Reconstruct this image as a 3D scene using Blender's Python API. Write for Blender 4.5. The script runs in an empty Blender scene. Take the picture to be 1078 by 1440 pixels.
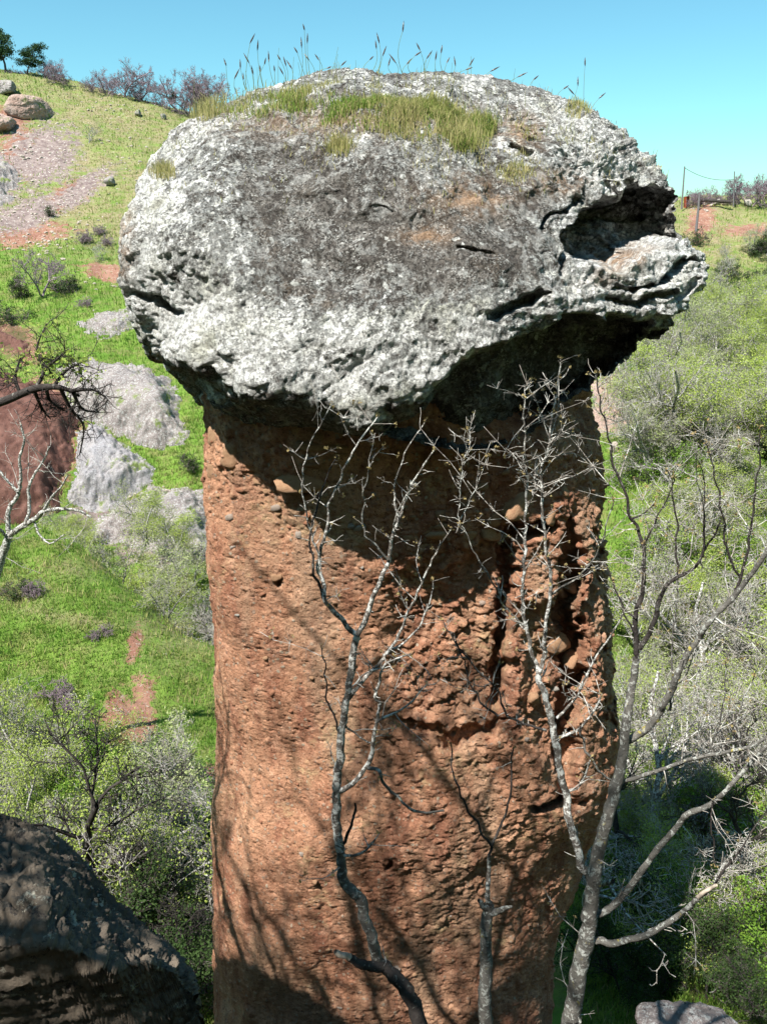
import bpy, math, random
import numpy as np
from mathutils import Vector, Matrix

random.seed(7)
rng = np.random.default_rng(11)
SC = bpy.context.scene
COL = SC.collection
F32 = np.float32

# ------------------------------------------------------------------ camera, world, sun, exposure
PITCH = math.radians(20.0)
FOC = 1130.0                      # focal length in pixels of the 1078x1440 picture
CW, CH = 1078, 1440
cam_d = bpy.data.cameras.new("camera")
cam = bpy.data.objects.new("camera", cam_d); COL.objects.link(cam)
cam.location = (0, 0, 0)
cam.rotation_euler = (math.radians(90) - PITCH, 0, 0)
cam_d.sensor_fit = 'VERTICAL'; cam_d.sensor_height = 24
cam_d.lens = 24 * FOC / CH
cam_d.clip_start = 0.05; cam_d.clip_end = 5000
SC.camera = cam

SUN = np.array([0.355, 0.393, -0.848]); SUN /= np.linalg.norm(SUN)   # direction the light travels
w = bpy.data.worlds.new("World"); SC.world = w; w.use_nodes = True
nt = w.node_tree; nt.nodes.clear()
sky = nt.nodes.new('ShaderNodeTexSky'); sky.sky_type = 'NISHITA'; sky.sun_disc = False
sky.sun_elevation = math.asin(-SUN[2])
sky.sun_rotation = math.atan2(-SUN[0], -SUN[1])
sky.altitude = 300; sky.air_density = 1.0; sky.dust_density = 0.6; sky.ozone_density = 1.0
tint = nt.nodes.new('ShaderNodeMix'); tint.data_type = 'RGBA'; tint.blend_type = 'MULTIPLY'
tint.inputs[0].default_value = 1.0
tint.inputs[7].default_value = (0.71, 1.25, 1.20, 1)
bg = nt.nodes.new('ShaderNodeBackground'); bg.inputs[1].default_value = 0.070
wo = nt.nodes.new('ShaderNodeOutputWorld')
nt.links.new(sky.outputs[0], tint.inputs[6]); nt.links.new(tint.outputs[2], bg.inputs[0])
nt.links.new(bg.outputs[0], wo.inputs[0])

sd = bpy.data.lights.new("sun", 'SUN'); sd.energy = 5.0; sd.angle = math.radians(0.53); sd.color = (1.0, 0.955, 0.88)
so = bpy.data.objects.new("sun", sd); COL.objects.link(so)
so.rotation_euler = Vector(SUN).to_track_quat('-Z', 'Y').to_euler()
SC.view_settings.view_transform = 'Standard'; SC.view_settings.look = 'None'
SC.view_settings.exposure = 1.02; SC.view_settings.gamma = 1.0
SC.view_settings.use_curve_mapping = False
SC.cycles.max_bounces = 6; SC.cycles.diffuse_bounces = 1; SC.cycles.transparent_max_bounces = 8

# ------------------------------------------------------------------ projection helpers
CP, SP = math.cos(PITCH), math.sin(PITCH)
def P(px, py, Y):
    """world point that stands Y metres ahead and is seen at picture position px, py"""
    px = np.asarray(px, float); py = np.asarray(py, float)
    u = (px - CW / 2) / FOC; v = (CH / 2 - py) / FOC
    dy = CP + v * SP; dz = -SP + v * CP
    k = Y / dy
    return np.stack([u * k, dy * k, dz * k], -1)
def proj(p):
    p = np.asarray(p, float)
    d = p[..., 1] * CP - p[..., 2] * SP
    up = p[..., 1] * SP + p[..., 2] * CP
    dd = np.maximum(d, 1e-3)
    return CW / 2 + p[..., 0] / dd * FOC, CH / 2 - up / dd * FOC, d
def unproj(px, py, d):
    u = (px - CW / 2) / FOC * d; v = (CH / 2 - py) / FOC * d
    return np.stack([u, d * CP + v * SP, -d * SP + v * CP], -1)

# ------------------------------------------------------------------ noise
def _hash(ix, iy, iz, s):
    h = (ix.astype(np.uint32) * np.uint32(374761393) + iy.astype(np.uint32) * np.uint32(668265263)
         + iz.astype(np.uint32) * np.uint32(2147483647) + np.uint32((s * 974634777) & 0xffffffff))
    h ^= h >> np.uint32(13); h *= np.uint32(1274126177); h ^= h >> np.uint32(16)
    h *= np.uint32(2246822519); h ^= h >> np.uint32(15)
    return h
_G = np.array([[1,1,0],[-1,1,0],[1,-1,0],[-1,-1,0],[1,0,1],[-1,0,1],[1,0,-1],[-1,0,-1],
               [0,1,1],[0,-1,1],[0,1,-1],[0,-1,-1],[1,1,0],[-1,1,0],[0,-1,1],[0,-1,-1]], F32)
def perlin(p, s=0):
    p = np.asarray(p, F32); i = np.floor(p).astype(np.int32); f = p - i
    u = f * f * f * (f * (f * 6 - 15) + 10)
    r = 0
    for dx in (0, 1):
        wx = u[:, 0] if dx else 1 - u[:, 0]
        for dy in (0, 1):
            wy = wx * (u[:, 1] if dy else 1 - u[:, 1])
            for dz in (0, 1):
                wz = wy * (u[:, 2] if dz else 1 - u[:, 2])
                g = _G[_hash(i[:, 0] + dx, i[:, 1] + dy, i[:, 2] + dz, s) & np.uint32(15)]
                r = r + wz * (g[:, 0] * (f[:, 0] - dx) + g[:, 1] * (f[:, 1] - dy) + g[:, 2] * (f[:, 2] - dz))
    return r
def fbm(p, octv=4, lac=2.1, gain=0.5, s=0, ridged=False):
    p = np.asarray(p, F32); a = 1.0; r = 0; n = 0
    for k in range(octv):
        q = perlin(p, s + k)
        r = r + a * ((1 - 2 * np.abs(q)) if ridged else q); n += a
        p = p * lac + 3.7; a *= gain
    return r / n
def worley(p, s=0, second=False):
    p = np.asarray(p, F32); i = np.floor(p).astype(np.int32); f = p - i
    f1 = np.full(len(p), 9, F32); f2 = f1.copy(); idv = np.zeros(len(p), F32)
    for dx in (-1, 0, 1):
        for dy in (-1, 0, 1):
            for dz in (-1, 0, 1):
                h = _hash(i[:, 0] + dx, i[:, 1] + dy, i[:, 2] + dz, s)
                ox = (h & np.uint32(1023)) / F32(1023); oy = ((h >> np.uint32(10)) & np.uint32(1023)) / F32(1023)
                oz = ((h >> np.uint32(20)) & np.uint32(1023)) / F32(1023)
                d = (dx + ox - f[:, 0]) ** 2 + (dy + oy - f[:, 1]) ** 2 + (dz + oz - f[:, 2]) ** 2
                m = d < f1
                f2 = np.where(m, f1, np.minimum(f2, d)); f1 = np.where(m, d, f1)
                idv = np.where(m, (h & np.uint32(255)) / F32(255), idv)
    return np.sqrt(f1), np.sqrt(f2), idv
def sstep(a, b, x):
    t = np.clip((x - a) / (b - a), 0, 1); return t * t * (3 - 2 * t)
def polydist(px, py, pts):
    d = np.full(np.shape(px), 1e9); t_at = np.zeros(np.shape(px)); n = len(pts) - 1
    for k in range(n):
        ax, ay = pts[k][:2]; bx, by = pts[k + 1][:2]
        L = (bx - ax) ** 2 + (by - ay) ** 2 + 1e-9
        t = np.clip(((px - ax) * (bx - ax) + (py - ay) * (by - ay)) / L, 0, 1)
        q = np.hypot(px - ax - t * (bx - ax), py - ay - t * (by - ay))
        m = q < d; d = np.where(m, q, d); t_at = np.where(m, (k + t) / n, t_at)
    return d, t_at
def inpoly(px, py, pts):
    r = np.zeros(np.shape(px), bool); n = len(pts)
    for k in range(n):
        x1, y1 = pts[k]; x2, y2 = pts[(k + 1) % n]
        c = ((y1 > py) != (y2 > py)) & (px < (x2 - x1) * (py - y1) / (y2 - y1 + 1e-12) + x1)
        r ^= c
    return r
def softpoly(px, py, pts, wdt):
    """signed soft mask of a polygon: 1 inside, 0 outside, eased over wdt"""
    d, _ = polydist(px, py, list(pts) + [pts[0]])
    d = np.where(inpoly(px, py, pts), d, -d)
    return sstep(-wdt, wdt, d)

# ------------------------------------------------------------------ objects
def link(name, mesh, mat=None, parent=None, loc=None):
    o = bpy.data.objects.new(name, mesh); COL.objects.link(o)
    if mat is not None and len(mesh.materials) == 0: mesh.materials.append(mat)
    if parent is not None: o.parent = parent
    if loc is not None: o.location = loc
    return o
def tag(o, label=None, cat=None, group=None, kind=None):
    if label: o['label'] = label
    if cat: o['category'] = cat
    if group: o['group'] = group
    if kind: o['kind'] = kind
    return o
def empty(name, loc, label, cat, group=None, rz=0.0):
    e = bpy.data.objects.new(name, None); COL.objects.link(e); e.empty_display_size = 0.2
    e.location = [float(c) for c in loc]; e.rotation_euler = (0, 0, rz)
    return tag(e, label, cat, group)
def npmesh(name, V, F, smooth=True, attrs=None):
    V = np.ascontiguousarray(V, F32); F = np.ascontiguousarray(F, np.int32)
    m = bpy.data.meshes.new(name); k = F.shape[1]
    m.vertices.add(len(V)); m.vertices.foreach_set('co', V.ravel())
    m.loops.add(F.size); m.loops.foreach_set('vertex_index', F.ravel())
    m.polygons.add(len(F))
    m.polygons.foreach_set('loop_start', np.arange(0, F.size, k, dtype=np.int32))
    if smooth: m.polygons.foreach_set('use_smooth', np.ones(len(F), bool))
    else: m.polygons.foreach_set('use_smooth', np.zeros(len(F), bool))
    for a, v in (attrs or {}).items():
        at = m.attributes.new(a, 'FLOAT', 'POINT'); at.data.foreach_set('value', np.ascontiguousarray(v, F32))
    m.update(calc_edges=True); m.validate()
    return m
def gridfaces(nu, nv, wrap_u=False):
    a = np.arange(nu * nv).reshape(nv, nu)
    if wrap_u: b = np.roll(a, -1, 1); A, B, C_, D = a[:-1], b[:-1], b[1:], a[1:]
    else: A, B, C_, D = a[:-1, :-1], a[:-1, 1:], a[1:, 1:], a[1:, :-1]
    return np.stack([A, B, C_, D], -1).reshape(-1, 4)
def gridnormals(V, nu, nv):
    G = V.reshape(nv, nu, 3); du = np.gradient(G, axis=1); dv = np.gradient(G, axis=0)
    n = np.cross(du, dv).reshape(-1, 3); return n / (np.linalg.norm(n, axis=1, keepdims=True) + 1e-12)

# ------------------------------------------------------------------ materials
class M:
    def __init__(s, name):
        s.m = bpy.data.materials.new(name); s.m.use_nodes = True; s.t = s.m.node_tree; s.t.nodes.clear()
        s.out = s.t.nodes.new('ShaderNodeOutputMaterial'); s.b = s.t.nodes.new('ShaderNodeBsdfPrincipled')
        s.t.links.new(s.b.outputs[0], s.out.inputs[0]); s.b.inputs['Specular IOR Level'].default_value = 0.15
        s.b.inputs['Roughness'].default_value = 0.9
        s.co = s.t.nodes.new('ShaderNodeTexCoord').outputs['Object']
    def L(s, a, b): s.t.links.new(a, b)
    def n(s, ty): return s.t.nodes.new(ty)
    def noise(s, scale, detail=6, rough=0.6, dist=0.0, co=None, color=False):
        q = s.n('ShaderNodeTexNoise'); q.inputs['Scale'].default_value = scale; q.inputs['Detail'].default_value = detail
        q.inputs['Roughness'].default_value = rough; q.inputs['Distortion'].default_value = dist
        s.L(co or s.co, q.inputs['Vector']); return q.outputs['Color' if color else 'Fac']
    def vor(s, scale, feat='F1', out='Distance', co=None, rnd=1.0):
        q = s.n('ShaderNodeTexVoronoi'); q.feature = feat; q.inputs['Scale'].default_value = scale
        q.inputs['Randomness'].default_value = rnd
        s.L(co or s.co, q.inputs['Vector']); return q.outputs[out]
    def ramp(s, x, a, b, lo=0.0, hi=1.0):
        q = s.n('ShaderNodeMapRange'); q.inputs[1].default_value = a; q.inputs[2].default_value = b
        q.inputs[3].default_value = lo; q.inputs[4].default_value = hi; s.L(x, q.inputs[0]); return q.outputs[0]
    def mix(s, f, a, b, mode='MIX'):
        q = s.n('ShaderNodeMix'); q.data_type = 'RGBA'; q.blend_type = mode
        for k, v in ((0, f), (6, a), (7, b)):
            if isinstance(v, (int, float)): q.inputs[k].default_value = v
            elif isinstance(v, tuple): q.inputs[k].default_value = (*v, 1)
            else: s.L(v, q.inputs[k])
        return q.outputs[2]
    def math(s, op, a, b=0.0, c=0.0):
        q = s.n('ShaderNodeMath'); q.operation = op
        for k, v in enumerate((a, b, c)):
            if isinstance(v, (int, float)): q.inputs[k].default_value = v
            else: s.L(v, q.inputs[k])
        return q.outputs[0]
    def attr(s, name):
        q = s.n('ShaderNodeAttribute'); q.attribute_name = name; return q.outputs['Fac']
    def stretch(s, x, y, z, co=None):
        q = s.n('ShaderNodeMapping'); q.inputs['Scale'].default_value = (x, y, z); s.L(co or s.co, q.inputs[0]); return q.outputs[0]
    def warp(s, scale, amt):
        nz = s.noise(scale, 3, 0.5, color=True)
        q = s.n('ShaderNodeVectorMath'); q.operation = 'MULTIPLY_ADD'; s.L(nz, q.inputs[0])
        q.inputs[1].default_value = (amt,) * 3; s.L(s.co, q.inputs[2]); return q.outputs[0]
    def rand(s):
        return s.n('ShaderNodeObjectInfo').outputs['Random']
    def col(s, c):
        if isinstance(c, tuple): s.b.inputs['Base Color'].default_value = (*c, 1)
        else: s.L(c, s.b.inputs['Base Color'])
    def bump(s, h, strength=0.5, dist=0.02, prev=None):
        q = s.n('ShaderNodeBump'); q.inputs['Strength'].default_value = strength; q.inputs['Distance'].default_value = dist
        s.L(h, q.inputs['Height'])
        if prev is not None: s.L(prev, q.inputs['Normal'])
        s.L(q.outputs[0], s.b.inputs['Normal']); return q.outputs[0]

def mat_cap():
    m = M("lichen_covered_rock")
    base = m.mix(m.ramp(m.noise(5, 8, 0.7), .35, .65), (.060, .052, .046), (.20, .185, .17))
    brown = m.mix(m.ramp(m.noise(2.3, 5, 0.6), .56, .70), base, (.13, .10, .075))
    w1 = m.warp(9, .06)
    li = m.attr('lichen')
    n1 = m.noise(11, 9, 0.72, 0.6, co=w1)
    n2 = m.noise(34, 6, 0.7, 0.3)
    v1 = m.vor(16, co=w1)
    s1 = m.math('ADD', m.math('MULTIPLY', n1, 1.5), m.math('MULTIPLY', n2, 0.55))
    s1 = m.math('SUBTRACT', s1, m.math('MULTIPLY', v1, 0.22))
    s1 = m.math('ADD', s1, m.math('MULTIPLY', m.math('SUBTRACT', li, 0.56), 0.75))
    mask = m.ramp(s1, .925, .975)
    thin = m.ramp(s1, .80, .845, 0, .75)
    lc = m.mix(m.ramp(m.noise(22, 5, .6), .38, .62), (.52, .52, .50), (.86, .86, .84))
    lc = m.mix(m.ramp(m.noise(3.1, 4, .6), .50, .68), lc, (.52, .52, .45))
    c = m.mix(thin, brown, (.36, .37, .36))
    c = m.mix(mask, c, lc)
    # black crustose specks and gaps between the lichen flakes
    w2 = m.warp(30, .02)
    f1 = m.ramp(m.noise(48, 5, .8, .4, co=w2), .54, .575)
    c = m.mix(m.math('MULTIPLY', f1, m.ramp(li, .35, .95, .80, .48)), c, (.030, .027, .025))
    f2 = m.math('MULTIPLY', m.ramp(m.noise(19, 7, .8, .8), .535, .565), m.ramp(m.noise(2.6, 4, .6), .38, .58, .25, 1))
    c = m.mix(m.math('MULTIPLY', f2, m.ramp(li, .45, 1.0, .95, .55)), c, (.055, .047, .040))
    f3 = m.ramp(m.noise(62, 4, .75, .3), .55, .585)
    c = m.mix(m.math('MULTIPLY', f3, m.ramp(m.noise(6, 5, .7), .44, .60, .10, .85)), c, (.60, .60, .57))
    pt = m.math('MULTIPLY', m.ramp(m.noise(7.5, 8, .72, .6), .53, .56), m.ramp(m.noise(70, 3, .6), .42, .5, .6, 1))
    c = m.mix(m.math('MULTIPLY', pt, .62), c, (.40, .40, .385))
    dk = m.ramp(m.noise(5.5, 9, .78, .9), .56, .59)
    c = m.mix(m.math('MULTIPLY', dk, m.ramp(li, .5, 1.0, .85, .35)), c, (.085, .075, .068))
    # isolated pale colonies with ragged edges
    v2 = m.math('ADD', m.vor(6.5, co=m.warp(14, .14)), m.math('MULTIPLY', m.noise(60, 4, .7), .22)); sp = m.ramp(v2, .24, .28, 1, 0)
    c = m.mix(m.math('MULTIPLY', sp, .8), c, (.66, .67, .64))
    # thin vein-like cracks
    och = m.math('MULTIPLY', m.attr('ochre'), m.ramp(m.noise(9, 6, .65), .40, .55))
    c = m.mix(och, c, (.40, .25, .15))
    m.col(c)
    h = m.math('ADD', m.math('MULTIPLY', n2, 1.0), m.math('MULTIPLY', m.noise(110, 4, .7), .5))
    h = m.math('ADD', h, m.math('MULTIPLY', mask, .35)); h = m.math('SUBTRACT', h, m.math('MULTIPLY', f1, .45)); h = m.math('SUBTRACT', h, m.math('MULTIPLY', f2, .35))
    m.bump(h, 1.0, 0.020)
    m.b.inputs['Roughness'].default_value = .95
    return m.m
def mat_pillar():
    m = M("red_conglomerate_earth")
    c = m.mix(m.ramp(m.noise(1.1, 6, .6), .35, .65), (.335, .155, .092), (.50, .275, .168))
    st = m.noise(1.6, 5, .6, co=m.stretch(3.2, 3.2, .45))
    c = m.mix(m.ramp(st, .47, .62, 0, .80), c, (.25, .105, .066))
    c = m.mix(m.ramp(m.noise(.9, 4, .6, co=m.stretch(2.2, 2.2, .5)), .50, .62, 0, .45), c, (.46, .33, .22))
    c = m.mix(m.ramp(m.noise(7, 6, .65), .52, .70, 0, .6), c, (.68, .40, .27))
    c = m.mix(m.ramp(m.noise(40, 4, .7), .56, .64, 0, .6), c, (.22, .095, .05))
    pit = m.ramp(m.noise(58, 3, .7, .3), .60, .64)
    c = m.mix(m.math('MULTIPLY', pit, .8), c, (.09, .04, .022))
    c = m.mix(m.ramp(m.noise(70, 4, .7), .60, .66, 0, .6), c, (.66, .50, .36))
    v = m.vor(26, out='Color', co=m.warp(15, .04))
    sep = m.n('ShaderNodeSeparateColor'); m.L(v, sep.inputs[0])
    d = m.vor(26, co=m.warp(15, .04))
    peb = m.math('MULTIPLY', m.ramp(sep.outputs[0], .80, .82), m.ramp(d, .36, .42, 1, 0))
    pc = m.mix(sep.outputs[1], (.40, .32, .24), (.30, .17, .12))
    c = m.mix(peb, c, pc)
    sm = m.attr('dark_tone'); c = m.mix(m.math('MULTIPLY', sm, m.ramp(m.noise(12, 6, .7), .3, .6)), c, (.13, .075, .05))
    pl = m.math('MULTIPLY', m.ramp(m.noise(1.7, 4, .6), .56, .66, 0, .5), m.ramp(m.noise(15, 5, .7), .45, .6))
    c = m.mix(pl, c, (.52, .40, .22))
    m.col(c)
    h = m.math('ADD', m.noise(22, 8, .72), m.math('MULTIPLY', m.noise(85, 4, .7), .45))
    h = m.math('ADD', h, m.math('MULTIPLY', peb, .25))
    h = m.math('SUBTRACT', h, m.math('MULTIPLY', pit, .5))
    m.bump(h, 0.9, 0.030)
    return m.m
def mat_stone(name, a, b, s=1.0):
    m = M(name)
    c = m.mix(m.ramp(m.noise(6 * s, 6, .65), .35, .65), a, b)
    c = m.mix(m.math('MULTIPLY', m.rand(), .45), c, (.34, .18, .11))
    c = m.mix(m.ramp(m.noise(30 * s, 5, .7), .58, .66, 0, .6), c, tuple(x * .45 for x in a))
    m.col(c); m.bump(m.noise(28 * s, 7, .7), .8, .02 / s)
    return m.m
def mat_outcrop(name, a, b, lich, amt, bd=.10, moss=True):
    m = M(name)
    c = m.mix(m.ramp(m.noise(.9, 7, .65), .35, .65), a, b)
    c = m.mix(m.ramp(m.noise(3.5, 7, .7, co=m.stretch(1, 1, .5)), .54, .64, 0, .7), c, tuple(x * .5 for x in a))
    n = m.noise(9, 9, .8, .3)
    c = m.mix(m.ramp(n, .56 - amt, .60 - amt), c, lich)
    c = m.mix(m.ramp(m.noise(14, 6, .8), .57, .62, 0, .85), c, (.03, .028, .03))
    if bd > .05 and moss: c = m.mix(m.ramp(m.noise(.8, 8, .75), .56, .62, 0, .9), c, (.15, .20, .045))
    m.col(c); m.bump(m.noise(5 if bd > .05 else 14, 9, .75), 1.0, bd)
    return m.m
def mat_ground():
    m = M("hillside_ground")
    g = m.mix(m.ramp(m.noise(.35, 6, .65), .35, .65), (.085, .175, .02), (.18, .29, .05))
    g = m.mix(m.ramp(m.noise(1.1, 7, .75), .46, .60, 0, .85), g, (.20, .20, .075))
    g = m.mix(m.ramp(m.noise(7, 6, .7), .52, .66, 0, .6), g, (.06, .11, .02))
    dry = m.math('MULTIPLY', m.attr('dry'), m.ramp(m.noise(.8, 7, .75), .34, .56))
    g = m.mix(dry, g, m.mix(m.ramp(m.noise(4, 6, .7), .4, .6), (.20, .16, .09), (.33, .28, .17)))
    soil = m.mix(m.ramp(m.noise(.9, 7, .7), .35, .65), (.20, .085, .06), (.34, .19, .135))
    soil = m.mix(m.ramp(m.noise(5, 6, .75), .56, .62, 0, .8), soil, (.42, .36, .30))
    sm = m.math('ADD', m.attr('soil'), m.math('MULTIPLY', m.math('SUBTRACT', m.noise(1.3, 9, .8), .5), 2.6))
    c = m.mix(m.ramp(sm, .42, .60), g, soil)
    sc = m.mix(m.ramp(m.noise(2.2, 7, .75), .42, .58), (.17, .125, .12), (.30, .24, .22))
    sc = m.mix(m.ramp(m.vor(2.6, co=m.warp(3, .3)), .16, .26, .9, 0), sc, (.50, .46, .42))
    cm = m.math('ADD', m.attr('scree'), m.math('MULTIPLY', m.math('SUBTRACT', m.noise(.9, 9, .8), .5), 2.3))
    c = m.mix(m.ramp(cm, .44, .60), c, sc)
    lit = m.math('ADD', m.attr('litter'), m.math('MULTIPLY', m.math('SUBTRACT', m.noise(2.3, 7, .75), .5), 1.2))
    c = m.mix(m.ramp(lit, .4, .7), c, (.10, .085, .04))
    # scattered pale pebbles in the turf
    pe = m.ramp(m.vor(1.1, co=m.warp(2, .2)), .07, .10, 1, 0)
    c = m.mix(m.math('MULTIPLY', pe, m.attr('dry')), c, (.45, .42, .37))
    m.col(c)
    m.bump(m.math('ADD', m.noise(3, 8, .75), m.math('MULTIPLY', m.noise(18, 4, .7), .3)), .9, .16)
    return m.m
def mat_bark(name, dark, pale, amt, scale=1.0, yellow=0.0):
    m = M(name)
    c = m.mix(m.ramp(m.noise(9 * scale, 5, .6), .35, .65), dark, tuple(x * 1.9 for x in dark))
    n = m.noise(24 * scale, 7, .72, .5)
    c = m.mix(m.ramp(n, .56 - amt, .62 - amt), c, pale)
    if yellow: c = m.mix(m.ramp(m.noise(13 * scale, 4, .6), .64 , .70, 0, yellow), c, (.50, .42, .08))
    m.col(c); m.bump(m.math('ADD', n, m.noise(60 * scale, 4, .7)), .9, .014)
    return m.m
def mat_leaf(name, a, b, trans=.35):
    m = M(name)
    at = m.attr('tone')
    c = m.mix(at, a, b); c = m.mix(m.math('MULTIPLY', m.rand(), .35), c, tuple((x + y) * .35 for x, y in zip(a, b)))
    m.col(c)
    tr = m.n('ShaderNodeBsdfTranslucent'); m.L(c, tr.inputs[0])
    mx = m.n('ShaderNodeMixShader'); mx.inputs[0].default_value = trans
    m.L(m.b.outputs[0], mx.inputs[1]); m.L(tr.outputs[0], mx.inputs[2]); m.L(mx.outputs[0], m.out.inputs[0])
    return m.m
def mat_plain(name, c, rough=.8, bumpy=0.0, metal=0.0):
    m = M(name); m.col(m.mix(m.ramp(m.noise(25, 5, .65), .4, .62), c, tuple(x * .55 for x in c)))
    m.b.inputs['Roughness'].default_value = rough; m.b.inputs['Metallic'].default_value = metal
    if bumpy: m.bump(m.noise(40, 5, .7), .6, bumpy)
    return m.m

MAT = dict(
    bank=mat_outcrop('dark_red_earth', (.085, .038, .030), (.165, .085, .068), (.24, .165, .14), -.04, .06, False),
    cap=mat_cap(), pillar=mat_pillar(), ground=mat_ground(),
    tan=mat_stone("tan_sandstone", (.36, .20, .115), (.50, .33, .20)),
    redst=mat_stone("red_stone", (.33, .14, .08), (.42, .21, .13)),
    greyst=mat_stone("grey_stone", (.30, .27, .24), (.48, .45, .40)),
    slab=mat_outcrop("grey_mauve_slab", (.20, .17, .165), (.31, .275, .265), (.44, .44, .43), .03),
    slabblue=mat_outcrop("smooth_grey_slab", (.27, .26, .28), (.34, .31, .31), (.40, .40, .41), .02),
    slabpink=mat_outcrop("pinkish_boulder_rock", (.33, .22, .18), (.42, .32, .28), (.50, .44, .40), -.02),
    fore=mat_outcrop("dark_mossy_ledge_rock", (.075, .062, .050), (.215, .175, .135), (.40, .38, .31), -.02, .03),
    bark_a=mat_bark("pale_lichen_bark", (.085, .075, .066), (.56, .56, .53), .075),
    bark_b=mat_bark("grey_bark", (.085, .080, .072), (.40, .41, .38), .03, yellow=.8),
    bark_dark=mat_bark("dark_bark", (.035, .03, .028), (.20, .20, .18), -.02),
    twig=mat_bark("twig_bark", (.07, .055, .05), (.36, .34, .32), .02),
    twig_pale=mat_bark("pale_twig_bark", (.20, .18, .16), (.58, .57, .53), .05, .6),
    twig_far=mat_bark("distant_twig_bark", (.17, .13, .15), (.33, .28, .31), .0, .5),
    leaf_y=mat_leaf("young_yellow_green_leaves", (.25, .35, .05), (.52, .60, .17)),
    leaf_g=mat_leaf("green_leaves", (.09, .20, .02), (.24, .38, .06)),
    leaf_d=mat_leaf("dark_green_leaves", (.035, .075, .02), (.09, .14, .045)),
    leaf_p=mat_leaf("pale_grey_green_leaves", (.27, .33, .12), (.50, .55, .27)),
    pine=mat_leaf("pine_needles", (.02, .05, .02), (.05, .09, .035), .1),
    grass=mat_leaf("grass_blades", (.09, .22, .022), (.34, .47, .10)),
    grassdry=mat_leaf("dry_grass_blades", (.24, .30, .06), (.55, .47, .25)),
    bud=mat_leaf("opening_buds", (.30, .20, .10), (.42, .36, .16)),
    cutwood=mat_plain("broken_pale_wood", (.52, .44, .36), .8, .004),
    post=mat_plain("weathered_post_wood", (.20, .19, .20), .9, .01),
    rust=mat_plain("rusty_red_paint", (.30, .07, .03), .8, .005),
    wire=mat_plain("wire_steel", (.10, .10, .11), .5),
)

# ------------------------------------------------------------------ terrain
CTRL = []
def c_(px, py, Y): CTRL.append(P(px, py, Y))
def cw(x, y, z): CTRL.append(np.array([x, y, z], float))
for q in [(280,1440,8.6),(150,1440,8.4),(0,1440,8.2),(280,1250,12.2),(130,1250,12),(-60,1250,11.5),(-300,1250,11),
          (280,1100,17),(130,1100,16.5),(-50,1100,16),(280,1000,20.5),(120,1000,20),(-60,1000,19.5),(-300,1000,18),
          (250,930,23),(120,900,23.5),(-60,900,23),(150,820,26.8),(50,800,27),(-80,790,27),
          (290,905,25),(210,835,27.3),(130,772,29.5),(60,748,30.5),(-40,735,31),(-300,700,32),
          (60,715,39),(180,735,40),(300,730,40),(400,740,40),(60,600,44),(180,600,45.5),(300,600,45),
          (60,520,50),(180,505,52),(300,510,51),(60,440,59),(200,430,60),(320,430,60),(60,350,72),(200,350,73),
          (60,260,85),(200,260,86),(60,180,97),(200,190,99),(0,95,113),(70,108,113),(130,126,113),(240,152,113),(330,175,113),
          (-300,30,112),(-900,-60,105),(-300,300,75),(-300,500,50),
          (450,210,112),(450,500,55),(600,250,105),(600,560,50),(780,290,98),(780,600,42),
          (950,286,90),(1078,290,88),(1250,270,88),(1600,200,90),(950,360,72),(1078,380,70),(1300,380,65),
          (950,450,56),(1078,480,54),(880,560,41),(1000,570,42),(1200,580,42),(860,650,34),(1000,680,33),(1200,680,33),
          (860,760,29),(1000,780,28),(1200,780,27),(870,880,24.5),(1000,900,23.5),(1200,900,22),(900,1000,20.5),(1050,1020,19),
          (900,1130,16.5),(1050,1150,15),(1250,1150,13),(850,1300,12.3),(1000,1300,11.2),(1100,1300,10.4),
          (830,1440,9.2),(960,1440,8.4),(1078,1440,7.6),(1300,1440,6.6),(550,1300,12.6),(550,1100,17.5),(550,900,25)]:
    c_(*q)
for k in range(-2, 8):   # hidden gully behind the near mound
    CTRL.append(P(0 + k * 50, 760, 35.0) * np.array([1, 1, 0]) + np.array([0, 0, -15.6]))
for (x_, y_, Y_, z_) in [(290,905,30,-18.2),(250,870,31,-17.8),(210,835,32.5,-17.3),(320,820,34,-17.2),(350,950,28,-18.2),(170,800,33.5,-16.8)]:
    q_ = P(x_, y_, Y_); cw(q_[0], q_[1], z_)
for x in (-4, 0, 4): cw(x, 3.6, -6.4)
for x in (-4, 0, 4): cw(x, 6.6, -9.9)
for x in (-3, 0, 3): cw(x, .95, -1.85)
for x in (-3, 0, 3): cw(x, 0, -1.7)
for x in (-3, 0, 3): cw(x, 1.9, -3.9)
for x, y, z in [(-8,0,-1.6),(8,0,-2.4),(0,-3,-.3),(0,-6,3.2),(-9,-7,5.0),(9,-7,4.0),(0,-15,15),(-20,-18,18),(20,-18,16),(0,-30,33),(-30,-30,34),(30,-30,30),(-25,0,5),(25,0,2),  # unseen slopes behind and beside the camera, raised to block sky light
                (-40,25,-8),(40,25,-9),(0,-120,48),(-120,-60,30),(120,-60,22),(0,-500,20),(-500,-300,20),(500,-300,-4),
                (0,150,6),(-60,150,15),(60,150,-3),(-140,130,22),(140,130,-1),(0,600,-8),(-500,500,10),(500,500,-12),(-150,50,4),(150,50,-2),(300,150,-4),
                (-8,4,-6.6),(8,4,-6.8),(-9,9,-11),(9,8,-10)]:
    cw(x, y, z)
CTRL = np.array(CTRL)
def kern(r): return np.sqrt(r * r + 0.8)
_D = np.hypot(CTRL[:, None, 0] - CTRL[None, :, 0], CTRL[:, None, 1] - CTRL[None, :, 1])
_A = np.zeros((len(CTRL) + 1,) * 2); _A[:-1, :-1] = kern(_D) - np.eye(len(CTRL)) * .25; _A[-1, :-1] = 1; _A[:-1, -1] = 1
_W = np.linalg.solve(_A, np.append(CTRL[:, 2], 0))
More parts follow.
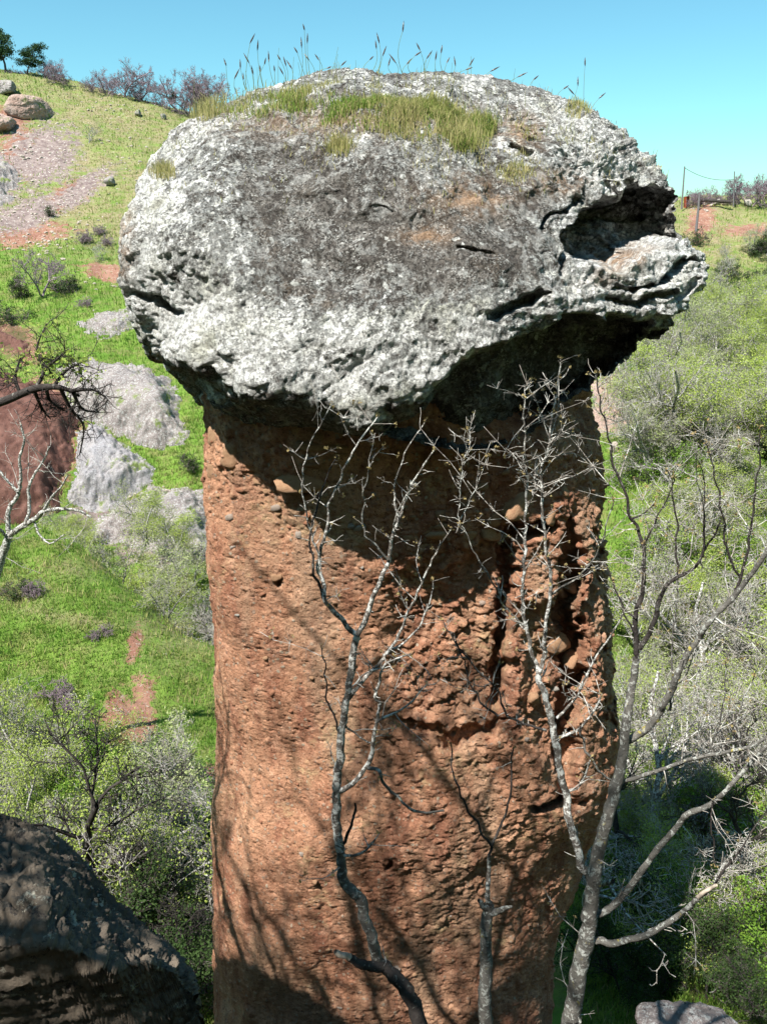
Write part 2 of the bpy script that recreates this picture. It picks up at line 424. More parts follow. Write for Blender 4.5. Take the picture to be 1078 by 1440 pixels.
def terrain_z(x, y, rough=True):
    x = np.atleast_1d(np.asarray(x, float)); y = np.atleast_1d(np.asarray(y, float)); z = np.empty(len(x))
    for i in range(0, len(x), 20000):
        r = np.hypot(x[i:i+20000, None] - CTRL[None, :, 0], y[i:i+20000, None] - CTRL[None, :, 1])
        z[i:i+20000] = kern(r) @ _W[:-1] + _W[-1]
    if rough:
        d = np.hypot(x, y); q = np.stack([x, y, z * .3], -1)
        z = z + fbm(q * .16, 4, s=5) * .9 * sstep(9, 40, d) + fbm(q * .75, 5, s=9, gain=.55) * .30 * sstep(1.5, 12, d)
    return z
az = np.concatenate([np.linspace(-180, -36, 60, endpoint=False), np.linspace(-36, 36, 430, endpoint=False), np.linspace(36, 180, 60, endpoint=False)])
rr = np.concatenate([np.geomspace(.25, 6, 40, endpoint=False), np.geomspace(6, 125, 360, endpoint=False), np.geomspace(125, 2500, 40)])
AZ, RR = np.meshgrid(np.radians(az), rr)
tx = (np.sin(AZ) * RR).ravel(); ty = (np.cos(AZ) * RR).ravel(); tz = terrain_z(tx, ty)
TV = np.stack([tx, ty, tz], -1)
tpx, tpy, tdep = proj(TV)
front = tdep > 2
def blob(px, py, cx, cy, rx, ry, rot=0):
    c, s = math.cos(math.radians(rot)), math.sin(math.radians(rot)); a = px - cx; b = py - cy
    return np.exp(-(((a * c + b * s) / rx) ** 2 + ((-a * s + b * c) / ry) ** 2) * 1.2)
far = ty > 33
soil = np.zeros(len(tx)); scree = soil.copy(); dry = soil.copy(); litter = soil.copy()
def paint(arr, mask, *args, k=1.0):
    np.maximum(arr, np.where(mask & front, blob(tpx, tpy, *args) * k, 0), out=arr)
for a in [(60,600,75,85,20),(20,480,60,30,30),(40,640,90,70,0),(40,330,80,22,-8),(95,275,55,20,-30),(30,215,45,50,0),(10,170,40,25,0),
          (160,385,60,16,10),(500,300,10,10,0)]: paint(soil, far, *a)
for a in [(60,220,80,60,-30),(0,250,45,60,0),(40,300,90,30,-20),(110,270,80,22,-35),(870,565,55,45,0),(230,770,90,40,0),(130,730,60,30,0)]: paint(scree, far, *a, k=.9)
for a in [(175,1015,55,60,0),(190,905,14,45,15),(200,1010,30,80,0),(230,1090,45,40,0),(70,1075,60,18,0),(120,1090,90,30,0),(300,1120,60,60,0)]: paint(soil, ~far, *a, k=.85)
for a in [(985,310,26,40,15),(1060,325,60,14,0),(965,355,14,10,0)]: paint(soil, far, *a, k=.9)
for a in [(150,160,230,70,15),(140,300,160,60,10),(120,230,160,45,10),(200,260,120,60,20),(1000,330,120,90,0)]: paint(dry, far, *a, k=1.0)
for a in [(20,835,60,25,0),(120,800,50,18,0),(100,870,130,12,10),(250,880,60,60,0)]: paint(dry, ~far, *a, k=.7)
for a in [(100,1180,260,110,0),(1000,1000,250,330,0),(1050,600,160,220,0),(990,1350,250,120,0),(20,480,50,40,0),(250,820,60,40,0)]: paint(litter, front, *a, k=.75)
near = np.hypot(tx, ty) < 9; litter[near] = .9
terr = link('ground', npmesh('ground', TV, gridfaces(len(az), len(rr), True)[:, ::-1], attrs=dict(soil=soil, scree=scree, dry=dry, litter=litter)), MAT['ground'])
tag(terr, kind='structure')
TG = TV.reshape(len(rr), len(az), 3)
def on_ground(px, py, y0=6.0, y1=130.0):
    """first place where the line of sight through px, py meets the ground"""
    Y = np.geomspace(y0, y1, 400); q = P(np.full(400, px), np.full(400, py), Y)
    g = terrain_z(q[:, 0], q[:, 1]); b = np.where(q[:, 2] <= g + .02)[0]
    i = b[0] if len(b) else 399
    return np.array([q[i, 0], q[i, 1], g[i]])

# ------------------------------------------------------------------ mushroom rock: cap
AXIS_C = np.array([0.28, 7.0, -0.10])
def plane3(a, b, c):
    a, b, c = (P(*a), P(*b), P(*c)); n = np.cross(b - a, c - a); n /= np.linalg.norm(n)
    h = np.dot(n, a - AXIS_C)
    return (-n, -h) if h < 0 else (n, h)
PL = [plane3((400,450,5.42),(680,450,5.42),(530,200,6.45)),      # main slanting face
      plane3((430,600,5.28),(560,600,5.30),(480,440,5.42)),      # lower front
      plane3((180,400,6.35),(320,510,5.52),(300,300,5.85)),      # left front
      plane3((600,560,5.30),(830,430,5.75),(780,300,5.95)),      # right front
      plane3((840,420,5.80),(960,300,6.75),(830,280,6.20)),      # right
      plane3((530,180,6.55),(420,112,7.8),(680,112,7.8)),        # top slope
      plane3((740,135,7.6),(930,245,7.1),(770,240,6.45)),        # top right
      plane3((300,150,7.1),(190,270,6.7),(330,200,6.4)),         # top left
      plane3((520,600,5.28),(860,440,5.95),(700,650,6.15)),      # undercut right
      plane3((300,575,5.55),(470,614,5.28),(380,660,6.0)),       # undercut left
      plane3((180,450,6.2),(330,585,5.45),(262,548,6.5))]
for n, p in [((0,1,.15),(0,9.1,0)),((0,0,-1),(0,7,-1.7)),((-1,.1,-.1),(-2.15,7,0)),((1,0,0),(2.9,7,-.2)),((-.7,.7,.1),(-1.5,8.5,0)),((.7,.7,.1),(2.2,8.6,0)),((0,.3,1),(0,8,1.35)),((.5,-.1,-.85),(2.3,7,-.85))]:
    n = np.array(n, float); n /= np.linalg.norm(n); PL.append((n, float(np.dot(n, np.array(p) - AXIS_C))))
N = 620
gu = np.linspace(-1, 1, N); A_, B_ = np.meshgrid(gu, gu)
big = np.abs(A_) > np.abs(B_)
rho = np.where(big, A_, B_)
with np.errstate(all='ignore'):
    phi = np.where(big, math.pi / 4 * B_ / np.where(A_ == 0, 1, A_), math.pi / 2 - math.pi / 4 * A_ / np.where(B_ == 0, 1, B_))
phi = phi + np.where(rho < 0, math.pi, 0); rho = np.abs(rho)
s_ = np.where(rho < .82, rho / .82 * math.radians(108), math.radians(108) + (rho - .82) / .18 * math.radians(72))
ax = -AXIS_C / np.linalg.norm(AXIS_C); rt = np.array([1., 0, 0]); upv = np.cross(rt, -ax); upv = upv / np.linalg.norm(upv)
if upv[2] < 0: upv = -upv
rt = np.cross(-ax, upv)
D = (np.cos(s_)[..., None] * ax + (np.sin(s_) * np.cos(phi))[..., None] * rt + (np.sin(s_) * np.sin(phi))[..., None] * upv).reshape(-1, 3)
D /= np.linalg.norm(D, axis=1, keepdims=True)
acc = 0
for n, h in PL:
    acc = acc + np.maximum((D @ n) / h, 0) ** 22
R = acc ** (-1 / 22.0)
V = AXIS_C + D * R[:, None]
V += D * (fbm(V * .9, 4, s=21) * .34)[:, None]
# fit to the outline of the cap
OUT = [(165,330),(163,360),(172,420),(185,465),(208,503),(256,542),(280,568),(320,592),(370,604),(440,602),(500,612),(540,614),(600,626),(680,640),(760,600),(840,530),(870,512),(905,490),
       (935,468),(955,440),(985,410),(996,368),(975,335),(955,318),(958,285),(948,255),(925,222),(900,198),(868,178),(815,150),(760,122),(700,106),(640,98),(560,104),(500,94),
       (450,98),(415,108),(385,118),(345,124),(330,136),(300,150),(262,165),(238,185),(215,225),(190,262),(175,295)]
ccx, ccy, _ = proj(AXIS_C)
def polar(px, py): return np.arctan2(py - ccy, px - ccx), np.hypot(px - ccx, py - ccy)
oth, orr = [], []
for k in range(len(OUT)):
    a, b = OUT[k], OUT[(k + 1) % len(OUT)]
    for t in np.linspace(0, 1, 12, endpoint=False):
        th, r0 = polar(a[0] + t * (b[0] - a[0]), a[1] + t * (b[1] - a[1])); oth.append(th); orr.append(r0)
o_ = np.argsort(oth); oth = np.array(oth)[o_]; orr = np.array(orr)[o_]
def fit_outline(V):
    px, py, d = proj(V); th, r0 = polar(px, py)
    nb = 240; bi = ((th + math.pi) / (2 * math.pi) * nb).astype(int) % nb
    mx = np.zeros(nb); np.maximum.at(mx, bi, r0)
    mx = np.stack([np.roll(mx, k) for k in (-1, 0, 1)]).mean(0)
    cen = (np.arange(nb) + .5) / nb * 2 * math.pi - math.pi
    ratio = np.interp(cen, oth, orr, period=2 * math.pi) / mx
    rt_ = np.interp(th, cen, ratio, period=2 * math.pi)
    q = (r0 / np.interp(th, cen, mx, period=2 * math.pi))
    k = 1 + (rt_ - 1) * sstep(0.0, .85, q)
    return unproj(ccx + (px - ccx) * k, ccy + (py - ccy) * k, d)
V = fit_outline(V)
px, py, dep = proj(V)
nrm = gridnormals(V, N, N)
if np.mean(np.sum(nrm * D, 1)) < 0: nrm = -nrm
isf = np.sum(nrm * -V, 1) > -0.2
# large carved features, in metres along -D
jx = px + fbm(V * 3.0, 4, s=31) * 26; jy = py + fbm(V * 3.0 + 9, 3, s=33) * 26
carve = np.zeros(len(V))
hol = softpoly(jx, jy, [(800,322),(822,292),(862,268),(920,255),(985,275),(985,318),(945,338),(905,352),(872,376),(845,382),(812,362)], 6)
carve += hol * .98 * isf
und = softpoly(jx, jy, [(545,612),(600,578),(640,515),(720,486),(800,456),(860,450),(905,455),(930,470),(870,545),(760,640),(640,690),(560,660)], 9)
carve += und * .42 * isf + hol * .20 * fbm(V * 4, 4, s=35)
def crack(pts, wd, dp):
    global carve
    d, t = polydist(jx, jy, pts); carve += dp * (1 - sstep(wd * .35, wd, d)) * (np.minimum(t, 1 - t) * 4).clip(0, 1) ** .5 * isf
crack([(172,418),(205,424),(240,436),(268,440)], 7, .16)

crack([(640,345),(665,350),(700,356)], 3.5, .05)
crack([(690,446),(735,428),(770,405)], 9, .16)
crack([(785,390),(802,350),(800,330)], 8, .14)
crack([(870,405),(895,412),(930,402),(958,372),(992,365)], 6, .18)
crack([(858,428),(900,428),(935,420),(975,400)], 6, .14)
crack([(515,285),(560,300)], 2.5, .02)
crack([(700,165),(740,170),(770,200)], 7, .07)
crack([(720,200),(760,215)], 8, .10)
crack([(840,240),(880,262),(900,250)], 6, .12)

crack([(820,270),(780,300),(760,330)], 5, .10)
crack([(430,640),(480,650),(520,640)], 6, .08)
# relief
q = V
rough = np.clip(.38 + .10 * sstep(350, 520, py) + .45 * sstep(740, 860, px) + .25 * sstep(330, 200, px) - .35 * blob(px, py, 560, 300, 190, 120), .25, 1.6)
f1, f2, fid = worley(q * np.array([3.2, 3.2, 4.4]) + fbm(q * 5, 3, s=3)[:, None] * .5, 4)
g1, g2, gid = worley(q * 9.5 + fbm(q * 13, 2, s=13)[:, None] * .5, 7)
h = -.022 * sstep(.10, 0, f2 - f1) + .022 * (fid - .5)
h += -.012 * sstep(.20, 0, g2 - g1) + .016 * (gid - .5)
h += .10 * fbm(q * 2.6, 3, s=41, gain=.5) + .026 * fbm(q * np.array([8, 8, 12]), 5, s=43, gain=.62)
h += .012 * (fbm(q * 18, 3, s=51, ridged=True, gain=.55) - .3)
h += .014 * fbm(q * 42, 2, s=61, gain=.6)
# layered shelves on the right-hand side
lay = fbm(q * np.array([1.2, 1.2, 7.5]) + .6, 5, s=71)
h += .16 * lay * sstep(690, 860, px)
pits = sstep(.52, .75, fbm(q * 8, 3, s=81) + .5) * .035
VD = V / np.linalg.norm(V, axis=1, keepdims=True)
V = V + nrm * ((h * rough - pits * rough))[:, None] + (VD * .95 - D * .25) * carve[:, None]
lich = .52 + .32 * sstep(360, 230, px) + .36 * sstep(380, 500, py - (px - 400) * .1) + .30 * sstep(740, 860, px) - .06 + .75 * fbm(V * 2.0, 5, s=77, gain=.6)
lich += .12 * sstep(260, 140, py) - .42 * blob(px, py, 590, 330, 200, 70, 12) - .22 * blob(px, py, 430, 260, 130, 80, 20) - .25 * blob(px, py, 430, 420, 60, 50) - .2 * blob(px, py, 560, 480, 60, 40)
lich += .35 * blob(px, py, 340, 450, 120, 70) + .2 * blob(px, py, 650, 450, 160, 50, -20) + .25 * blob(px, py, 920, 390, 70, 40) 
lich -= .85 * sstep(-.28, -.62, nrm[:, 2]) * (1 - und) + 1.1 * und + .18 * hol  # thinner lichen under the overhang and in the hollow, putting shade into the colour
och = .45 * blob(px, py, 500, 168, 230, 26) + .9 * blob(px, py, 880, 372, 45, 12, -25) + .8 * blob(px, py, 660, 275, 60, 25) + .7 * blob(px, py, 735, 185, 30, 25) + .6 * blob(px, py, 600, 330, 40, 15) + .6 * blob(px, py, 790, 255, 40, 20) + .5 * blob(px, py, 175, 340, 14, 60)
ROOT = np.array([0.25, 7.1, -10.4])
rock = empty('mushroom_rock', ROOT, 'tall red earth pillar carrying a huge grey white lichen covered boulder cap', 'rock formation')
capF = gridfaces(N, N)
if np.sum(np.sum(gridnormals(V, N, N) * D, 1)) < 0: capF = capF[:, ::-1]
CAPV = V; CAPN = nrm
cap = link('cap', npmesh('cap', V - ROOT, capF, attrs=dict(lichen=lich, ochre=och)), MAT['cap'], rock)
cpx, cpy, cdep = proj(V)

# ------------------------------------------------------------------ mushroom rock: pillar
NT, NZ = 560, 780
tf = np.linspace(0, 1, NT, endpoint=False)
th = np.where(tf < .8, -math.pi * .56 + tf / .8 * math.pi * 1.12, math.pi * .56 + (tf - .8) / .2 * math.pi * .88)   # 0 = towards camera
zz = np.concatenate([np.linspace(-.9, -8.2, NZ - 60, endpoint=False), np.linspace(-8.2, -11.6, 60)])
TH, ZZ = np.meshgrid(th, zz)
ct, st_ = np.cos(TH), np.sin(TH)
e = 2.7
rad = (np.abs(st_) ** e + np.abs(ct) ** e) ** (-1 / e)
hw = 1.46 + .05 * sstep(-3, -6, ZZ); hd = 1.18 + .22 * sstep(-2.5, -8, ZZ)
PX_ = .25 + rad * st_ * hw; PY_ = 7.28 - rad * ct * hd
V = np.stack([PX_, PY_, ZZ], -1).reshape(-1, 3)
DD = np.stack([st_ / hw, -ct / hd, 0 * ct], -1).reshape(-1, 3); DD /= np.linalg.norm(DD, axis=1, keepdims=True)
V += DD * (fbm(V * np.array([.8, .8, .45]), 4, s=101) * .26)[:, None]
rows = np.array([450,560,600,700,800,900,1000,1050,1120,1160,1200,1250,1300,1350,1440,1700])
Lr = np.array([284,284,285,287,293,300,303,305,299,297,297,299,298,300,300,300]); Rr = np.array([842,842,845,848,852,862,868,870,860,845,825,808,790,779,776,776])
px, py, d = proj(V)
nb = 150; yb = np.linspace(450, 1700, nb); bi = np.clip(np.round((py - 450) / (1250 / (nb - 1))).astype(int), 0, nb - 1)
mn = np.full(nb, 1e9); mxx = np.full(nb, -1e9); np.minimum.at(mn, bi, px); np.maximum.at(mxx, bi, px)
ok = mn < 1e8; mn = np.interp(yb, yb[ok], mn[ok]); mxx = np.interp(yb, yb[ok], mxx[ok])
sm = lambda a: np.convolve(np.pad(a, 2, mode='edge'), np.ones(5) / 5, 'valid')
mnv = np.interp(py, yb, sm(mn)); mxv = np.interp(py, yb, sm(mxx)); Lt = np.interp(py, rows, Lr); Rt = np.interp(py, rows, Rr)
frac = (px - mnv) / (mxv - mnv)
V = unproj(Lt + frac * (Rt - Lt), py, d)
px, py, d = proj(V)
fr = (np.abs(TH.ravel()) < math.pi * .55)
jx = px + fbm(V * 3.5, 4, s=131) * 30; jy = py + fbm(V * 3.5 + 5, 4, s=133) * 30
carve = np.zeros(len(V)); isf = fr.astype(float)
def crackp(pts, wd, dp, rag=1.0):
    global carve
    dd, t = polydist(px + (jx - px) * rag, py + (jy - py) * rag, pts)
    carve += dp * (1 - sstep(wd * .3, wd, dd)) * (np.minimum(t, 1 - t) * 5).clip(0, 1) ** .6 * isf
crackp([(722,715),(715,760),(708,830),(702,900),(700,960),(690,1000)], 15, .30)
crackp([(806,730),(808,790),(800,850),(806,900),(812,945),(803,1010),(798,1080),(803,1150)], 20, .42)
crackp([(745,1141),(768,1135),(800,1128)], 8, .30, .3)
crackp([(560,1018),(600,1030),(640,1042),(690,1022),(705,1005)], 11, .17)
crackp([(722,745),(755,748),(782,738)], 16, .30, .5)
crackp([(860,880),(864,960),(862,1040)], 9, .12)
crackp([(848,700),(842,780),(850,860)], 8, .10)
crackp([(425,690),(445,700),(458,690)], 7, .10, .5)
crackp([(540,1222),(552,1215)], 6, .10, .5)
crackp([(385,818),(395,824)], 6, .10, .3)
carve += .16 * softpoly(jx, jy, [(575,820),(690,770),(705,900),(700,1010),(640,1035),(560,1015),(545,940)], 28) * isf
carve += .12 * softpoly(jx, jy, [(735,860),(800,850),(800,1010),(775,1100),(745,1010)], 14) * isf
carve += .30 * softpoly(jx, jy, [(300,560),(330,600),(420,660),(520,690),(560,640),(480,560)], 24) * isf * 0
carve += .35 * sstep(640, 560, py) * isf * sstep(600, 760, px)
q = V
rgh = np.clip(.26 + .62 * softpoly(jx, jy, [(540,740),(860,700),(870,1040),(700,1040),(560,1030)], 60) + .35 * sstep(760, 640, py) + .30 * sstep(430, 620, px), .22, 1.5)
f1, f2, fid = worley(q * np.array([4.2, 4.2, 5.0]) + fbm(q * 6, 3, s=103)[:, None] * .6, 104)
g1, g2, gid = worley(q * 12.5 + fbm(q * 16, 2, s=113)[:, None] * .5, 107)
h = .03 * (fid - .5) - .03 * sstep(.15, 0, f2 - f1)
h += .055 * (sstep(.72, .80, gid) * sstep(.50, .22, g1)) + .016 * (gid - .5) - .018 * sstep(.75, .79, 1 - gid) * sstep(.5, .2, g1)
h += .10 * fbm(q * np.array([3.4, 3.4, 2.0]), 6, s=141, gain=.52)
h += .024 * fbm(q * 14, 4, s=151, gain=.65) + .10 * fbm(q * np.array([4.5, 4.5, .45]), 4, s=153, gain=.55) * sstep(520, 420, px)
h += .022 * fbm(q * 45, 3, s=161, gain=.7)
h += .05 * fbm(q * np.array([5.5, 5.5, 1.1]), 3, s=171) * sstep(500, 620, px)
VD = V / np.linalg.norm(V, axis=1, keepdims=True)
hf = .04 * fbm(V * np.array([2.0, 2.0, 1.5]), 4, s=187) + .0 * (fbm(V * 21, 3, s=181, ridged=True, gain=.6) - .3) + .010 * fbm(V * 55, 2, s=183) - .013 * sstep(.22, .34, fbm(V * 20, 2, s=185))
V = V + DD * (h * rgh * .62 + hf)[:, None] + (VD * .8 - DD * .25) * carve[:, None]
dark_tone = .9 * softpoly(px, py, [(700,800),(720,800),(715,1000),(560,1040),(590,960),(690,930)], 30) * .6 + .5 * blob(px, py, 800, 900, 25, 200) + .5 * blob(px, py, 640, 1330, 60, 120)  # darker brown along the right fissures, in the hollow and low down
pilF = gridfaces(NT, NZ, True)
pil = link('pillar', npmesh('pillar', V - ROOT, pilF, attrs=dict(dark_tone=dark_tone)), MAT['pillar'], rock)
PILV = V; PNn = DD; ppx, ppy, pdep = proj(V); pfr = np.where(fr & (np.abs(TH.ravel()) < math.pi * .46))[0]
def pil_at(x, y):
    i = pfr[np.argmin((ppx[pfr] - x) ** 2 + (ppy[pfr] - y) ** 2)]; return V[i], DD[i], pdep[i]

# ------------------------------------------------------------------ stones
def ico(sub):
    import bmesh
    bm = bmesh.new(); bmesh.ops.create_icosphere(bm, subdivisions=sub, radius=1)
    v = np.array([x.co[:] for x in bm.verts]); f = np.array([[y.index for y in x.verts] for x in bm.faces]); bm.free(); return v, f
def boulder_verts(v, seed, planes=9, blocky=8, amp=.12, freq=1.3):
    r = np.random.default_rng(seed); a = 0
    for k in range(planes + 6):
        n = r.normal(size=3) if k >= 6 else np.eye(3)[k % 3] * (1 if k < 3 else -1) + r.normal(size=3) * .25
        n /= np.linalg.norm(n); a = a + np.maximum(v @ n / r.uniform(.72, 1.0), 0) ** blocky
    R = a ** (-1 / blocky); q = v * R[:, None]
    return q + v * (fbm(q * freq + seed, 5, s=seed, gain=.55) * amp)[:, None]
iv2, if2 = ico(2); iv3, if3 = ico(3)
PEB = {}
for mk in ('tan', 'redst', 'greyst'):
    PEB[mk] = []
    for k in range(5):
        me = npmesh('stone', boulder_verts(iv2, 40 + k * 3, 5, 12, .16), if2); me.materials.append(MAT[mk]); PEB[mk].append(me)
BIG = []
for k in range(6):
    me = npmesh('stone', boulder_verts(iv3, 90 + k * 3, 6, 16, .26, 1.5), if3); me.materials.append(MAT['tan']); BIG.append(me)
def put_stone(px_, py_, wpx, hpx, mesh, sink=.35, rot=None):
    p, n, d = pil_at(px_, py_)
    o = link('stone', mesh, None, pil)
    k = d / FOC
    o.scale = (wpx * .5 * k, wpx * .42 * k, hpx * .5 * k)
    p = p - n * (wpx * .42 * k * sink)
    o.location = [float(c) for c in (p - ROOT)]
    o.rotation_euler = (rot or 0, random.uniform(-.25, .25), math.atan2(n[0], -n[1]) + random.uniform(-.2, .2))
    return o
for s in [(302,612,26,34),(322,640,36,38),(299,660,22,30),(432,675,78,40),(738,708,70,44),(700,728,34,26),(694,748,36,30),(779,728,20,24),
          (795,690,20,18),(826,1022,10,10),(786,906,40,26),(810,822,34,20),(795,830,30,22),(808,930,34,18),(776,870,36,40),(388,812,16,14),
          (845,706,14,14),(850,762,18,12),(840,745,12,12),(617,755,40,16),(605,745,26,14),(592,770,30,18),(660,752,26,16),(360,676,22,12),(376,690,14,10),
          (700,1000,24,18),(735,966,26,16),(752,985,22,20),(445,628,70,14),(470,640,40,12),(440,655,38,10)]:
    put_stone(*s, random.choice(BIG), sink=.62)
for s in [(556,1362,22,10),(452,1080,10,8),(418,752,12,12),(506,742,16,12),(494,740,14,10)]:
    put_stone(*s, random.choice(PEB['greyst']), sink=.3)
cnt = 0
while cnt < 215:
    x = random.uniform(290, 862); y = random.uniform(610, 1430)
    if not (np.interp(y, rows, Lr) + 6 < x < np.interp(y, rows, Rr) - 6): continue
    dens = 1.0 if (x > 540 and y < 1030) or y < 760 else .28
    if random.random() > dens: continue
    sz = random.uniform(6, 17) * (1.0 if dens == 1 else .65)
    put_stone(x, y, sz, sz * random.uniform(.55, .9), random.choice(PEB[random.choice(['tan', 'redst', 'redst', 'redst', 'greyst' if random.random() < .4 else 'tan'])]), sink=random.uniform(.1, .5))
    cnt += 1

# ------------------------------------------------------------------ blades of grass
def blades(base, hgt, wid, lean, tone, up=None, segs=1):
    n = len(base); a = rng.uniform(0, 2 * math.pi, n); b = rng.uniform(0, 2 * math.pi, n)
    side = np.stack([np.cos(a), np.sin(a), 0 * a], -1) * wid[:, None] * .5
    ln = np.stack([np.cos(b), np.sin(b), 0 * b], -1) * (lean * hgt)[:, None]
    upz = np.array([0, 0, 1.])
    if segs == 1:
        V = np.stack([base - side, base + side, base + ln + upz * hgt[:, None]], 1).reshape(-1, 3)
        F = np.arange(3 * n).reshape(-1, 3); return V, F, np.repeat(tone, 3)
    mid = base + ln * .3 + upz * hgt[:, None] * .6
    tip = base + ln + upz * hgt[:, None] * (1 - .35 * lean[:, None])
    V = np.stack([base - side, base + side, mid + side * .75, mid - side * .75, tip], 1).reshape(-1, 3)
    k = np.arange(n)[:, None] * 5
    F = np.concatenate([k + [0, 1, 2], k + [0, 2, 3], k + [3, 2, 4]]); return V, F, np.repeat(tone, 5)
def stuffgrass(name, base, hgt, wid, lean, mat, tone, parent=None, segs=1, origin=None, kind='stuff'):
    V, F, T = blades(base, hgt, wid, lean, tone, segs=segs)
    if origin is not None: V = V - origin
    me = npmesh(name, V, F, smooth=False, attrs=dict(tone=T)); return link(name, me, mat, parent)
# turf on the near mound and far slopes: where the ground is seen
tri = gridfaces(len(az), len(rr), True)
cen = TV[tri].mean(1); fx, fy, fd = proj(cen)
p0, p1, p2 = TV[tri[:, 0]], TV[tri[:, 1]], TV[tri[:, 3]]
def p2d(p): a, b, _ = proj(p); return a, b
ax_, ay_ = p2d(p0); bx_, by_ = p2d(p1); cx_, cy_ = p2d(p2)
area = np.abs((bx_ - ax_) * (cy_ - ay_) - (cx_ - ax_) * (by_ - ay_))
bad = np.maximum(np.maximum(soil, scree), litter * .6)[tri[:, 0]]
vis = (fd > 7) & (cen[:, 1] < 118) & (cen[:, 1] > 8) & (fx > -120) & (fx < 1200) & (fy < 1500) & ((fx < 360) | (fx > 800) | (fy < 240)) & (fd < 400)
wgt = np.where(vis, np.minimum(area, 400) * (1.05 - np.clip(bad * 1.4, 0, 1)), 0); wgt /= wgt.sum()
NG = 260000
pick = rng.choice(len(tri), NG, p=wgt); u = rng.random((NG, 2)); sw = u.sum(1) > 1; u[sw] = 1 - u[sw]
gb = p0[pick] + (p1 - p0)[pick] * u[:, :1] + (p2 - p0)[pick] * u[:, 1:]
gd = np.linalg.norm(gb, axis=1); gb[:, 2] -= .02
drya = dry[tri[pick, 0]]
clump = fbm(gb * np.array([.9, .9, .3]), 4, s=211) + .5
hg = (.07 + .14 * rng.random(NG)) * (.6 + clump) * (.75 + gd / 70) * (1 - .4 * drya); 
tone = np.clip(.28 + 1.7 * (fbm(gb * .8, 5, s=221, gain=.6)) + .7 * rng.random(NG) - .15, 0, 1)
isdry = rng.random(NG) < (.10 + .60 * drya + .5 * sstep(.05, .3, fbm(gb * .7, 4, s=225)))
o = stuffgrass('grass', gb[~isdry], hg[~isdry], (.010 + gd * .00085)[~isdry], rng.uniform(.1, .7, (~isdry).sum()), MAT['grass'], tone[~isdry]); tag(o, 'short spring grass covering the slopes around the rock', 'grass', kind='stuff')
o = stuffgrass('dry_grass', gb[isdry], hg[isdry], (.010 + gd * .00085)[isdry], rng.uniform(.1, .7, isdry.sum()), MAT['grassdry'], tone[isdry]); tag(o, 'dry straw coloured grass scattered through the green turf', 'grass', kind='stuff')

# grass on top of the cap
capz = np.where((cdep > 0) & (np.sum(CAPN * -CAPV, 1) > -.3 * np.linalg.norm(CAPV, axis=1)) & (CAPN[:, 2] > .05))[0]
def cap_pick(weight, n):
    wv = weight[capz]; wv = wv / wv.sum(); i = capz[rng.choice(len(capz), n, p=wv)]; return CAPV[i] + rng.normal(size=(n, 3)) * np.array([.012, .012, 0])
jn = fbm(CAPV * 4, 4, s=231) * 40
m1 = softpoly(cpx + jn, cpy + jn * .5, [(300,168),(330,148),(400,128),(440,135),(520,142),(620,150),(700,165),(690,200),(660,215),(600,205),(520,185),(440,178),(380,172)], 8)
gp_ = sstep(.42, .62, fbm(CAPV * np.array([3.2, 3.2, 3.2]), 4, s=237) + .5)
b1 = cap_pick(m1 * (gp_ + .10) + 1e-9, 7000)
t1 = np.clip(.35 + fbm(b1 * 3, 3, s=241) + .4 * rng.random(len(b1)), 0, 1)
V1 = stuffgrass('cap_grass', b1, rng.uniform(.03, .12, len(b1)) * (1 + .8 * fbm(b1 * 2, 2, s=5)), rng.uniform(.004, .008, len(b1)), rng.uniform(.1, .8, len(b1)), MAT['grassdry'], t1, segs=2)
tag(V1, 'yellowish green grass growing in a band across the top of the boulder cap', 'grass', kind='stuff')
b1 = cap_pick(m1 ** 2 * (gp_ + .1) + 1e-9, 4500)
V1 = stuffgrass('cap_green_grass', b1, rng.uniform(.03, .10, len(b1)), rng.uniform(.004, .007, len(b1)), rng.uniform(.2, .9, len(b1)), MAT['grass'], rng.random(len(b1)), segs=2)
tag(V1, 'short green blades low in the turf on the boulder cap', 'grass', kind='stuff')
m2 = sstep(330, 120, cpy) * sstep(.45, .7, fbm(CAPV * 3, 3, s=251) + .5) + .25 * blob(cpx, cpy, 330, 150, 90, 30)
b1 = cap_pick(m2 + 1e-9, 3000)
V1 = stuffgrass('sparse_cap_grass', b1, rng.uniform(.02, .07, len(b1)), rng.uniform(.003, .006, len(b1)), rng.uniform(.2, .9, len(b1)), MAT['grassdry'], rng.uniform(.3, 1, len(b1)), segs=2)
tag(V1, 'sparse short dry grass between the lichens of the boulder cap', 'grass', kind='stuff')
for (x, y, rad_, hh, lb) in [(478,210,16,.12,'dry straw grass tuft below the turf band near the middle of the boulder face'),(285,152,24,.20,'dry grass tuft at the upper left shoulder of the boulder cap'),
                       (812,155,16,.09,'small ochre grass tuft high on the right shoulder of the boulder cap'),(650,196,34,.20,'tall dry grass tuft at the right end of the turf band'),
                       (228,245,14,.12,'thin grass tuft on the steep left edge of the boulder cap'),(560,178,30,.17,'green grass tuft in the middle of the turf band on the boulder'),(722,245,20,.06,'low dry tuft beside the dark notch on the right of the boulder top')]:
    wv = blob(cpx, cpy, x, y, rad_, rad_ * .6); wv[wv < .1] = 0; b = cap_pick(wv + 1e-12, 420); org = b.mean(0)
    o = stuffgrass('grass_tuft', b, rng.uniform(.4, 1.0, 420) * hh, rng.uniform(.003, .006, 420), rng.uniform(.1, .6, 420), MAT['grassdry'], rng.uniform(.2, 1, 420), segs=2, origin=org)
    o.location = org; tag(o, lb, 'grass tuft')

